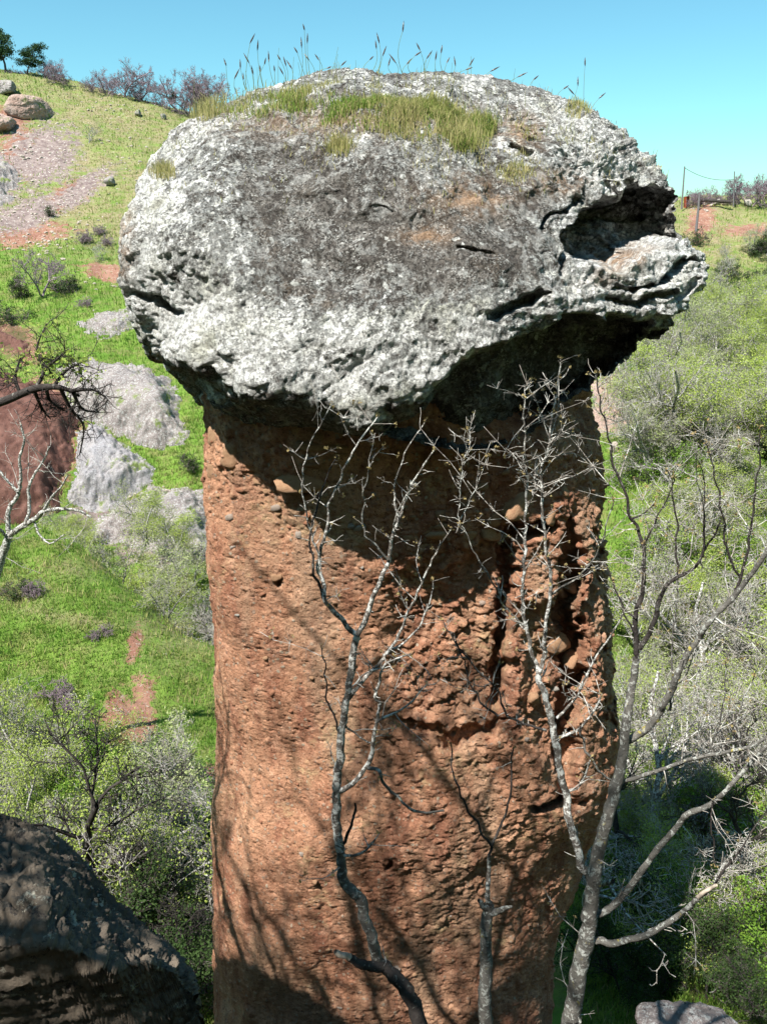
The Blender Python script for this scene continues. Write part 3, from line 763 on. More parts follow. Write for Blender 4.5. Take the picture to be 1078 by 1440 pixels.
# ------------------------------------------------------------------ tubes and trees
class Tubes:
    def __init__(s): s.V = []; s.F = []; s.n = 0
    def add(s, pts, rad, sides=5, cap_end=True):
        pts = np.asarray(pts, float); rad = np.asarray(rad, float); m = len(pts)
        t = np.gradient(pts, axis=0); t /= np.linalg.norm(t, axis=1, keepdims=True) + 1e-9
        ref = np.array([.31, .83, .46]) if abs(t[0] @ np.array([.31, .83, .46])) < .9 else np.array([1., 0, 0])
        a = np.cross(t, ref); a /= np.linalg.norm(a, axis=1, keepdims=True) + 1e-9; b = np.cross(t, a)
        an = np.arange(sides) * 2 * math.pi / sides
        ring = pts[:, None] + rad[:, None, None] * (np.cos(an)[None, :, None] * a[:, None] + np.sin(an)[None, :, None] * b[:, None])
        s.V.append(ring.reshape(-1, 3))
        i = np.arange(m - 1)[:, None] * sides + np.arange(sides)[None]; j = np.arange(m - 1)[:, None] * sides + (np.arange(sides)[None] + 1) % sides
        s.F.append((np.stack([i, j, j + sides, i + sides], -1).reshape(-1, 4)) + s.n); s.n += m * sides
        if cap_end and sides == 4:
            s.F.append(np.array([[s.n - 4, s.n - 3, s.n - 2, s.n - 1]]))
    def mesh(s, name, origin=None):
        V = np.concatenate(s.V); F = np.concatenate(s.F)
        if origin is not None: V = V - origin
        return npmesh(name, V, F)
def vrand(r, s=1.0): return r.normal(size=3) * s
def limb(r, p, d, L, n, wob, grav=0.0, up=0.0):
    pts = [p]; d = d / np.linalg.norm(d)
    for k in range(n):
        d = d + vrand(r, wob) + np.array([0, 0, up - grav]); d /= np.linalg.norm(d); pts.append(pts[-1] + d * L / n)
    return np.array(pts)
def quads(C_, S_, r, flat=.4):
    n = len(C_); a = r.normal(size=(n, 3)); a /= np.linalg.norm(a, axis=1, keepdims=True)
    b = np.cross(a, r.normal(size=(n, 3))); b /= np.linalg.norm(b, axis=1, keepdims=True)
    a = a * S_[:, None] * .5; b = b * S_[:, None] * .32
    V = np.stack([C_ - a, C_ + b, C_ + a, C_ - b], 1).reshape(-1, 3); F = np.arange(4 * n).reshape(-1, 4); return V, F
def make_tree(seed, H, spread, stems, r0, leaves=0, leafsize=.08, levels=3, dens=1.0, wob=.16, up=.05, twigs_mat='twig_pale', trunk_mat='bark_b', leaf_mat='leaf_y', first=.25, kids=(7, 8, 6), tw=1.0, clump=.16, keep=None):
    """returns (trunk mesh, crown mesh, leaf mesh or None) of one kind of tree, base at the origin"""
    r = np.random.default_rng(seed); T = Tubes(); W = Tubes(); tips = []
    def rec(p, d, L, rad_, lv):
        n = 7 if lv == 0 else (5 if lv == 1 else 3)
        pts = limb(r, p, d, L, n, wob * (1 + .35 * lv), up=up)
        if keep is not None and lv > 0 and not keep(pts, r): return
        rs = np.linspace(rad_, rad_ * (.35 if lv == 0 else .3), n + 1)
        (T if lv < 2 else W).add(pts, np.maximum(rs, .0035 * tw), 6 if lv == 0 else (5 if lv == 1 else 3))
        if lv >= 2: tips.append(pts[1:])
        if lv >= levels: return
        k = int(kids[lv] * dens * r.uniform(.7, 1.3)) + 1
        for _ in range(k):
            t = r.uniform(first if lv == 0 else .15, 1.0) * n; i = min(int(t), n - 1); q = pts[i] + (pts[i + 1] - pts[i]) * (t - i)
            dd = (pts[i + 1] - pts[i]); dd /= np.linalg.norm(dd)
            o_ = vrand(r); o_ -= dd * (o_ @ dd); o_ /= np.linalg.norm(o_) + 1e-9
            nd = dd * r.uniform(.3, .9) + o_ * r.uniform(.5, 1.0) * (spread if lv == 0 else 1) + np.array([0, 0, .12])
            rec(q, nd, L * r.uniform(.35, .62) * (1 - .35 * t / n), max(rad_ * (1 - .6 * t / n) * r.uniform(.4, .62), .004 * tw), lv + 1)
    for s in range(stems):
        d = np.array([r.normal() * .28 * (stems > 1) + r.normal() * .06, r.normal() * .28 * (stems > 1) + r.normal() * .06, 1.0])
        rec(np.array([r.normal() * .06 * (stems > 1), r.normal() * .06 * (stems > 1), -.25]), d, H * r.uniform(.65, .95) if stems > 1 else H * .85, r0 * (r.uniform(.5, 1) if stems > 1 else 1), 0)
    lm = None
    if leaves:
        tp = np.concatenate(tips); c = tp[r.integers(0, len(tp), max(leaves // 22, 10))]
        c = np.repeat(c, 22, 0) + r.normal(size=(len(c) * 22, 3)) * clump * .95 * np.array([1.25, 1.25, .6])
        Vq, Fq = quads(c, r.uniform(.5, 1.2, len(c)) * leafsize, r)
        tn = np.clip(np.repeat(.5 + .5 * fbm(c * 1.3, 3, s=seed) * 1.6 + r.normal(size=len(c)) * .18, 4), 0, 1)
        lm = npmesh('leaves', Vq, Fq, smooth=False, attrs=dict(tone=tn)); lm.materials.append(MAT[leaf_mat])
    a = T.mesh('trunk'); a.materials.append(MAT[trunk_mat]); b = W.mesh('twigs'); b.materials.append(MAT[twigs_mat])
    return a, b, lm
def place_tree(kind, protos, px_, py_, label, group, cat='tree', scale=1.0, Yr=None, base=None):
    """stand a tree with its foot where the ground is seen at px_, py_ (py_ is the foot)"""
    g = base if base is not None else on_ground(px_, py_, *(Yr or (7.5, 125)))
    e = empty(kind, g, label, cat, group, rz=random.uniform(0, 6.28))
    s = scale * random.uniform(.88, 1.14); e.scale = (s * random.uniform(.9, 1.1), s, s * random.uniform(.9, 1.1))
    tr = random.choice(protos)
    link('trunk', tr[0], None, e); link('twigs', tr[1], None, e)['kind'] = 'stuff'
    if tr[2] is not None: link('leaves', tr[2], None, e)['kind'] = 'stuff'
    return e

# ------------------------------------------------------------------ outcrops and boulders on the slopes
gN = 90
gv = np.linspace(-1, 1, gN)
def cubesphere(n):
    g = np.tan(np.linspace(-math.pi / 4, math.pi / 4, n)); A, B = np.meshgrid(g, g); o = np.ones_like(A); Vs = []; Fs = []; k = 0
    for a in ((o, A, B), (-o, -A, B), (-A, o, B), (A, -o, B), (-B, A, o), (B, A, -o)):
        v = np.stack(a, -1).reshape(-1, 3); v /= np.linalg.norm(v, axis=1, keepdims=True); Vs.append(v); Fs.append(gridfaces(n, n) + k); k += n * n
    return np.concatenate(Vs), np.concatenate(Fs)
CS64 = cubesphere(64); CS40 = cubesphere(36); CS16 = cubesphere(14)
def outcrop(name, label, cat, base, size, rz, mat, seed, tilt=(0, 0), cs=None, blocky=7, amp=.16, freq=1.2, planes=7, fine=.03):
    v, f = cs or CS64
    q = boulder_verts(v, seed, planes, blocky, amp, freq)
    s = np.array(size) * .5
    w_ = q * s
    nn = v * fine * min(size)
    w_ = w_ + nn * (fbm(w_ * (3.2 / max(min(size), .3)) * 1.5, 5, s=seed + 5, ridged=True, gain=.65) * 2)[:, None]
    M_ = Matrix.Rotation(rz, 3, 'Z') @ Matrix.Rotation(tilt[0], 3, 'X') @ Matrix.Rotation(tilt[1], 3, 'Y')
    w_ = w_ @ np.array(M_).T
    o = link(name, npmesh(name, w_, f), mat); o.location = [float(c) for c in base]
    return tag(o, label, cat)
def out_at(px_, py_, wpx, depth, hgt, label, mat, seed, rz=0, tilt=(0, 0), sink=.35, name='rock_outcrop', cat='rock', cs=None, yr=(33, 125), **k):
    g = on_ground(px_, py_, *yr); d = g[1] * CP - g[2] * SP
    wm = wpx * d / FOC
    g[2] += hgt * (.5 - sink)
    return outcrop(name, label, cat, g, (wm, depth, hgt), rz, mat, seed, tilt, cs, **k)
R_ = math.radians
def slab(name, label, cat, poly, hgt, mat, seed, steep=.0, nres=130, gully=0.0, yr=(33, 125), bulge=.25, edge=34):
    """bedrock that stands proud of the slope inside an irregular footprint"""
    pl = np.array(poly, float); x0, y0 = pl.min(0) - 26; x1, y1 = pl.max(0) + 26; nc = 16
    gx, gy = np.meshgrid(np.linspace(x0, x1, nc), np.linspace(y0, y1, nc)); gp = np.array([on_ground(a, b, *yr) for a, b in zip(gx.ravel(), gy.ravel())]).reshape(nc, nc, 3)
    t = np.linspace(0, nc - 1.0001, nres); i = t.astype(int); f = t - i
    def up(A):
        A = A[:, i] * (1 - f)[None, :, None] + A[:, i + 1] * f[None, :, None]
        return A[i] * (1 - f)[:, None, None] + A[i + 1] * f[:, None, None]
    G = up(gp).reshape(-1, 3); G[:, 2] = terrain_z(G[:, 0], G[:, 1])
    X, Y = np.meshgrid(np.linspace(x0, x1, nres), np.linspace(y0, y1, nres)); X = X.ravel(); Y = Y.ravel()
    jx_ = X + fbm(G * .8, 5, s=seed, gain=.6) * 26; jy_ = Y + fbm(G * .8 + 7, 5, s=seed + 1, gain=.6) * 18
    d, _ = polydist(jx_, jy_, list(poly) + [poly[0]]); ins = inpoly(jx_, jy_, poly); sd_ = np.where(ins, d, -d)
    prof = sstep(-3, edge, sd_) * (1 - bulge) + bulge * sstep(-2, max(d[ins].max() if ins.any() else 20, 20) * .9, sd_)
    h = hgt * prof - .45 * sstep(0, -12, sd_)
    hgt = hgt * .38
    rel = .16 * fbm(G * np.array([.35, .35, .5]), 4, s=seed + 2, gain=.5) + .035 * fbm(G * 1.6, 4, s=seed + 3, gain=.6)
    if gully: rel = rel + gully * fbm(G * np.array([1.6, 1.6, .2]), 4, s=seed + 4, ridged=True)
    f1, f2, _ = worley(G * np.array([.35, .35, .6]) + fbm(G * .8, 3, s=seed)[:, None] * .6, seed)
    rel = rel - .22 * sstep(.05, 0, f2 - f1)
    h = h + rel * sstep(-2, 8, sd_) * min(1, hgt)
    V_ = G + np.array([.05, -.45, .9]) * h[:, None]; org = V_.mean(0); F = gridfaces(nres, nres)
    n_ = np.cross(V_[F[:, 1]] - V_[F[:, 0]], V_[F[:, 3]] - V_[F[:, 0]]).sum(0)
    if n_[2] < 0: F = F[:, ::-1]
    o = link(name, npmesh(name, V_ - org, F), mat); o.location = [float(c) for c in org]; return tag(o, label, cat)
slab('rock_outcrop','broad grey domed rock slab on the green slope left of the pillar','rock',[(84,520),(130,508),(190,515),(240,535),(256,580),(262,615),(225,636),(185,622),(140,600),(105,590),(88,560)],1.5,MAT['slab'],301)
slab('rock_outcrop','smooth blue grey rock slab beside the dark crack, below the broad domed slab','rock',[(120,592),(150,600),(180,628),(212,660),(206,682),(165,716),(120,724),(98,705),(104,660)],1.3,MAT['slabblue'],305)
slab('rock_outcrop','low pinkish grey bedrock shelf between the lower gully and the pillar','rock',[(130,735),(190,700),(215,688),(280,690),(300,720),(300,790),(240,780),(170,765),(120,765)],1.1,MAT['slab'],309)
slab('rock_outcrop','small flat grey rock shelf on the slope just left of the boulder cap','rock',[(112,455),(140,440),(185,436),(210,455),(185,466),(135,472)],.9,MAT['slab'],313)
slab('rock_outcrop','pale grey rock slab on the slope just right of the pillar neck','rock',[(835,530),(870,520),(905,540),(922,580),(905,605),(870,612),(835,610)],1.0,MAT['slabpink'],329)
out_at(862,633,12,.5,.5,'small white stone below the slab right of the pillar',MAT['greyst'],331,0,(0,0),.2,name='field_stone',cat='stone',cs=CS16,yr=(20,60))
slab('earth_bank','dark red eroded earth bank at the left edge beside the grey slabs','earth bank',[(-80,520),(0,525),(50,540),(95,560),(108,600),(98,650),(85,715),(40,740),(-80,740)],1.1,MAT['bank'],333,gully=.45)
slab('earth_bank','narrow strip of bare red earth at the left edge above the eroded bank','earth bank',[(-60,445),(0,462),(38,485),(34,500),(0,485),(-60,475)],.8,MAT['bank'],335,gully=.2)
slab('rock_outcrop','pale crumbling rock face at the left edge below the mauve scree','rock',[(-60,215),(10,225),(28,250),(10,285),(-60,300)],1.2,MAT['slab'],337,yr=(50,125),gully=.2)
out_at(42,160,54,4,2.9,'rounded pinkish boulder high on the hillside at far left','' or MAT['slabpink'],317,R_(8),(0,R_(4)),.28,name='hillside_boulder',cat='boulder',amp=.10,planes=4,blocky=6,yr=(60,125))
out_at(2,182,34,3.5,2.2,'broken reddish boulder at the left edge above the scree',MAT['slabpink'],321,0,(0,0),.3,name='hillside_boulder',cat='boulder',amp=.3,yr=(60,125))
out_at(8,128,34,3,1.6,'pale low rock at the left edge above the rounded boulder',MAT['slab'],322,0,(0,0),.3,name='hillside_boulder',cat='boulder',amp=.3,yr=(60,125))
out_at(156,260,15,1.0,1.0,'small white topped rock alone in the grass left of the boulder cap',MAT['slab'],323,0,(0,0),.15,name='field_stone',cat='stone',cs=CS16,yr=(50,125))
out_at(194,163,9,.8,.7,'little pale stone high on the open hillside near the skyline',MAT['slab'],325,0,(0,0),.15,name='field_stone',cat='stone',cs=CS16,yr=(50,125))
out_at(230,167,8,.8,.7,'pale stone on the hillside just left of the dry tuft of the cap shoulder',MAT['slab'],327,0,(0,0),.15,name='field_stone',cat='stone',cs=CS16,yr=(50,125))
# red eroded bank at the left edge
# boulder at the bottom right
g = P(990, 1462, 5.6)
outcrop('boulder', 'lichen spotted grey boulder cut by the bottom edge at the lower right', 'boulder', g + np.array([.05, .2, -.42]), (.80, .8, .75), .3, MAT['slab'], 341, cs=CS64, amp=.12, planes=4, blocky=6)
# scattered loose stones on the scree: one mass
Vs, Fs, k0 = [], [], 0
rs = np.random.default_rng(5)
iv1, if1 = ico(1)
for a, b, sx, sy, n, lo, hi in [(45,300,60,40,55,.12,.4),(100,270,60,30,50,.1,.3),(30,215,40,40,40,.12,.5),(150,150,70,25,60,.12,.35),(120,400,60,12,20,.12,.4),
                        (210,700,60,15,50,.08,.3),(190,120,60,18,40,.15,.5),(60,340,50,15,60,.12,.4),(1000,285,45,10,30,.15,.4),(170,215,40,40,40,.1,.35),(870,640,15,25,25,.05,.2)]:
    for _ in range(n):
        X, Y = rs.normal(a, sx * .6), rs.normal(b, sy * .6); g = on_ground(X, Y, 25, 125)
        if g[1] > 118: continue
        q = iv1 * (1 + rs.uniform(-.25, .25, (len(iv1), 1))) * rs.uniform(lo, hi) * np.array([1, .8, .55]) * .6 + g; Vs.append(q); Fs.append(if1 + k0); k0 += len(iv1)
o = link('scree_stones', npmesh('scree_stones', np.concatenate(Vs), np.concatenate(Fs), smooth=False), MAT['greyst']); tag(o, 'loose pale stones scattered over the scree and turf of the far slope', 'stones', kind='stuff')

# ------------------------------------------------------------------ ledge rock in the lower left foreground
def ledge_rock():
    top = [(-1300,500,3.9),(-590,765,3.5),(-350,900,3.4),(0,1146,3.1),(60,1165,3.05),(130,1232,2.98),(190,1300,2.92),(230,1340,2.85),(262,1372,2.75),(276,1400,2.62)]
    lip = [(-1300,1500,1.7),(-700,1430,1.85),(-350,1360,2.0),(0,1335,2.1),(60,1322,2.12),(110,1338,2.15),(160,1362,2.2),(205,1352,2.28),(245,1368,2.38),(270,1402,2.5)]
    Tp = np.array([P(*a) for a in top]); Lp = np.array([P(*a) for a in lip])
    nu_, s = 460, np.linspace(0, 1, 460)
    ts = np.linspace(0, 1, len(top)) ** 1.0
    Ti = np.stack([np.interp(s, ts, Tp[:, k]) for k in range(3)], -1); Li = np.stack([np.interp(s, ts, Lp[:, k]) for k in range(3)], -1)
    rowsv = []
    for v in np.linspace(0, 1, 40): rowsv.append(Ti * (1 - v) + Ti * np.array([1, 1, 1]) * 0 + 0 * v + (Ti + np.array([0, .25, -1.6])) * 0 + (np.array([0, .35, -1.9]) * (1 - v)) + Ti * v)   # back face
    for v in np.linspace(0, 1, 190)[1:]: rowsv.append(Ti * (1 - v) + Li * v + np.array([0, 0, .10]) * math.sin(v * math.pi))
    for v in np.linspace(0, 1, 110)[1:]: rowsv.append(Li + np.array([.06 * v, .22 * math.sin(v * 2.2), -2.0 * v]))
    G = np.array(rowsv); nv_ = len(G); Vv = G.reshape(-1, 3)
    n = gridnormals(Vv, nu_, nv_)
    if n[nu_ * 120 + 200][2] < 0: n = -n
    q = Vv
    lay = fbm(q * np.array([1.6, 2.6, 7.0]), 5, s=401, gain=.6)
    f1, f2, fid = worley(q * np.array([3.5, 5.0, 9.0]) + fbm(q * 4, 3, s=402)[:, None] * .7, 403)
    l2 = fbm(q @ np.array([[.96, 0, -.28], [0, 1, 0], [.28, 0, .96]]) * np.array([3.0, 5.0, 24.0]), 4, s=407, gain=.6)
    h = .085 * lay + .050 * l2 + .008 * (fid - .5) - .02 * sstep(.08, 0, f2 - f1) + .022 * fbm(q * 14, 5, s=404, gain=.68) + .012 * fbm(q * 50, 2, s=405)
    tt = (fbm(q @ np.array([[.9, .1, -.35], [0, 1, 0], [.35, 0, .93]]) * np.array([1.1, 1.6, 5.0]), 4, s=409, gain=.5) + .5) * 9; fr_ = tt - np.floor(tt)
    rowi = np.repeat(np.arange(nv_), nu_); h = (h + .006 * sstep(.0, .25, fr_)) * (1 - .6 * sstep(205, 250, rowi)) + .010 * fbm(q * 34, 3, s=411, gain=.7)
    Vv = Vv + n * h[:, None]
    org = Vv.mean(0); F = gridfaces(nu_, nv_)
    fn = np.cross(Vv[F[:, 1]] - Vv[F[:, 0]], Vv[F[:, 3]] - Vv[F[:, 0]])[120 * nu_ + 50]
    if fn[2] < 0: F = F[:, ::-1]
    o = link('ledge_rock', npmesh('ledge_rock', Vv - org, F), MAT['fore']); o.location = [float(c) for c in org]
    tag(o, 'big dark layered rock ledge in the lower left foreground, mostly in shade', 'rock')
ledge_rock()

# ------------------------------------------------------------------ slender trees in front of the pillar, limb by limb
def smooth_line(pts, rad, n_per=7, wob=.0, r=None):
    pts = np.asarray(pts, float); rad = np.asarray(rad, float); m = len(pts)
    out, ro = [], []
    for i in range(m - 1):
        p0_, p1_, p2_, p3_ = pts[max(i - 1, 0)], pts[i], pts[i + 1], pts[min(i + 2, m - 1)]
        for t in np.linspace(0, 1, n_per, endpoint=False):
            out.append(.5 * ((2 * p1_) + (-p0_ + p2_) * t + (2 * p0_ - 5 * p1_ + 4 * p2_ - p3_) * t * t + (-p0_ + 3 * p1_ - 3 * p2_ + p3_) * t ** 3))
            ro.append(rad[i] * (1 - t) + rad[i + 1] * t)
    out.append(pts[-1]); ro.append(rad[-1]); out = np.array(out); ro = np.array(ro)
    if wob and r is not None:
        out = out + fbm(out * 9 + 3, 2, s=501)[:, None] * np.array([1, .6, .3]) * wob; ro = ro * (1 + .25 * fbm(out * 22, 2, s=502))
    return out, ro
def traced(name, label, limbs, seed, bark, foot=None, extra=1.0, budp=.16, big=1.0, thick=.84):
    """limbs: (kind, points as (px, py), depth at start, depth at end, radius px start, radius px end, material, spurs)"""
    r = np.random.default_rng(seed)
    L0 = limbs[0]; base = None; built = []
    for (kind, pts, y0, y1, r0, r1, mt, spurs) in limbs:
        n = len(pts); ys = np.linspace(y0, y1, n) + r.normal(size=n) * .012
        W_ = np.array([P(a, b, y) for (a, b), y in zip(pts, ys)]); dep_ = W_[:, 1] * CP - W_[:, 2] * SP
        rd = np.linspace(r0, r1, n) * thick * dep_ / FOC
        if kind == 'trunk':
            g = np.array([W_[0][0] + .05, W_[0][1] + .02, 0]); g[2] = terrain_z(g[0], g[1])[0] - .1
            if g[2] < W_[0][2] - .2:
                mid = W_[0] * .5 + g * .5 + np.array([.05, 0, 0]); W_ = np.concatenate([[g, mid], W_]); rd = np.concatenate([[rd[0] * 1.7, rd[0] * 1.25], rd])
            base = g if base is None else base
        built.append((kind, *smooth_line(W_, rd, 7, .03, r), mt, spurs))
    e = empty(name, base, label, 'tree')
    TW = Tubes(); buds = []
    for kind, pts, rd, mt, spurs in built:
        t = Tubes(); t.add(pts, np.maximum(rd, .0025), 9 if rd.max() > .03 else 6)
        me = t.mesh(kind, base); me.materials.append(MAT[mt]); link(kind, me, None, e)
        ln = np.linalg.norm(np.diff(pts, axis=0), axis=1).sum()
        k = int(ln * spurs * extra)
        for _ in range(k):
            i = int(r.integers(len(pts) // 8, len(pts) - 1)); dd = pts[i + 1] - pts[i]; dd /= np.linalg.norm(dd) + 1e-9
            o_ = vrand(r) * np.array([1, .7, 1]); o_ -= dd * (o_ @ dd); o_ /= np.linalg.norm(o_)
            l_ = r.choice([.035, .07, .13, .26, .45], p=[.30, .24, .2, .16, .10]) * r.uniform(.7, 1.3) * big
            q = limb(r, pts[i], dd * r.uniform(.2, .9) + o_, l_, 4, .22, up=.05)
            TW.add(q, np.linspace(min(.0045, rd[i] * .55), .0013, 5) * big ** .6, 4)
            if l_ > .15 * big:
                for _k in range(int(l_ / big * 28)):
                    j = int(r.integers(1, 4)); o2 = vrand(r); q2 = limb(r, q[j], (q[j + 1] - q[j]) / l_ * 4 * .6 + o2 * .8, r.uniform(.02, .08) * big, 2, .2); TW.add(q2, np.array([.0018, .0015, .001]) * big ** .6, 3)
                    if r.random() < budp: buds.append(q2[-1])
            if r.random() < budp * .5: buds.append(q[-1])
        if rd[-1] < .006:
            for _k in range(2): buds.append(pts[-1] + vrand(r, .006))
    me = TW.mesh('twigs', base); me.materials.append(MAT['twig_pale']); link('twigs', me, None, e)['kind'] = 'stuff'
    if buds:
        c = np.repeat(np.array(buds), 5, 0) + r.normal(size=(len(buds) * 5, 3)) * .007
        Vq, Fq = quads(c, r.uniform(.010, .024, len(c)), r); me = npmesh('buds', Vq - base, Fq, smooth=False, attrs=dict(tone=r.random(len(Vq)))); me.materials.append(MAT['bud']); link('buds', me, None, e)['kind'] = 'stuff'
    return e
PB, DB, CUT = 'bark_a', 'bark_dark', 'cutwood'
traced('bare_tree', 'slender crooked bare tree with white blotched bark before the left middle of the pillar', [
 ('trunk', [(592,1445),(574,1400),(556,1372),(538,1360)], 4.3, 4.4, 15, 12, 'bark_dark', 1),
 ('branch', [(538,1360),(510,1355),(490,1346)], 4.4, 4.32, 10, 7, 'bark_dark', 0),
 ('broken_branch', [(490,1346),(480,1341),(473,1337)], 4.32, 4.30, 7, 4.5, CUT, 0),
 ('branch', [(536,1362),(528,1345),(522,1315),(510,1290),(508,1268),(496,1256),(484,1240),(479,1215),(480,1195)], 4.4, 4.45, 11, 9, 'bark_b', 4),
 ('branch', [(480,1195),(474,1172),(473,1130),(475,1088),(479,1046),(484,999),(490,969),(498,916),(503,893)], 4.45, 4.5, 9, 6.5, PB, 7),
 ('branch', [(503,893),(494,888),(478,868),(460,843),(450,808),(448,778),(458,751),(463,713),(478,674),(504,621),(532,585)], 4.5, 4.6, 5.5, 1.3, PB, 14),
 ('branch', [(460,843),(448,825),(438,796),(436,760),(443,720),(451,689),(466,656),(474,640)], 4.53, 4.5, 3, 1.2, 'bark_dark', 12),
 ('branch', [(452,800),(440,760),(428,704),(426,665),(436,625),(448,600),(466,568)], 4.5, 4.4, 2.2, 1, PB, 14),
 ('branch', [(503,893),(512,872),(524,842),(536,815),(544,793),(550,760),(558,735),(564,719),(576,686),(590,662),(612,632)], 4.5, 4.62, 5.5, 1.3, PB, 14),
 ('branch', [(544,788),(530,768),(516,751),(511,715),(514,680),(524,650),(538,628)], 4.55, 4.5, 2.4, 1, 'bark_b', 14),
 ('branch', [(558,735),(554,700),(560,660),(580,620),(598,590)], 4.58, 4.7, 2.2, .9, PB, 12),
 ('branch', [(488,985),(504,966),(516,950),(530,936),(548,914),(560,895),(570,870),(584,840),(600,805),(618,770),(634,742)], 4.47, 4.75, 4.5, 1.2, PB, 16),
 ('branch', [(548,914),(566,905),(590,880),(604,850),(612,812)], 4.6, 4.7, 2.5, 1, PB, 16),
 ('branch', [(476,1112),(490,1106),(504,1094),(516,1074),(523,1052),(528,1034),(531,999),(530,975),(534,957),(541,935),(560,925),(580,918)], 4.45, 4.5, 5.5, 1.5, PB, 13),
 ('branch', [(529,1015),(544,1007),(560,1000),(575,990),(588,976),(600,960)], 4.45, 4.4, 3, 1.1, PB, 22),
 ('branch', [(516,1080),(534,1085),(540,1100),(552,1118),(570,1132),(592,1141),(622,1141)], 4.45, 4.35, 3.6, 2, 'bark_b', 3),
 ('branch', [(477,1028),(470,1008),(461,990),(457,948),(455,925),(452,908)], 4.47, 4.42, 2.2, 1.2, 'bark_dark', 22),
 ('branch', [(480,1192),(487,1178),(493,1160),(499,1130)], 4.43, 4.4, 3.4, 2.4, 'bark_dark', 5),
 ('branch', [(484,1202),(500,1202),(514,1196),(524,1184),(534,1171)], 4.44, 4.4, 3, 1.4, PB, 14),
 ('branch', [(489,969),(500,962),(512,948),(534,940),(552,936)], 4.48, 4.5, 2.4, 1.2, PB, 16),
 ('branch', [(484,1020),(496,1026),(510,1038),(526,1046)], 4.46, 4.5, 2, 1.3, PB, 10),
], 601, PB, extra=.95, thick=.74)
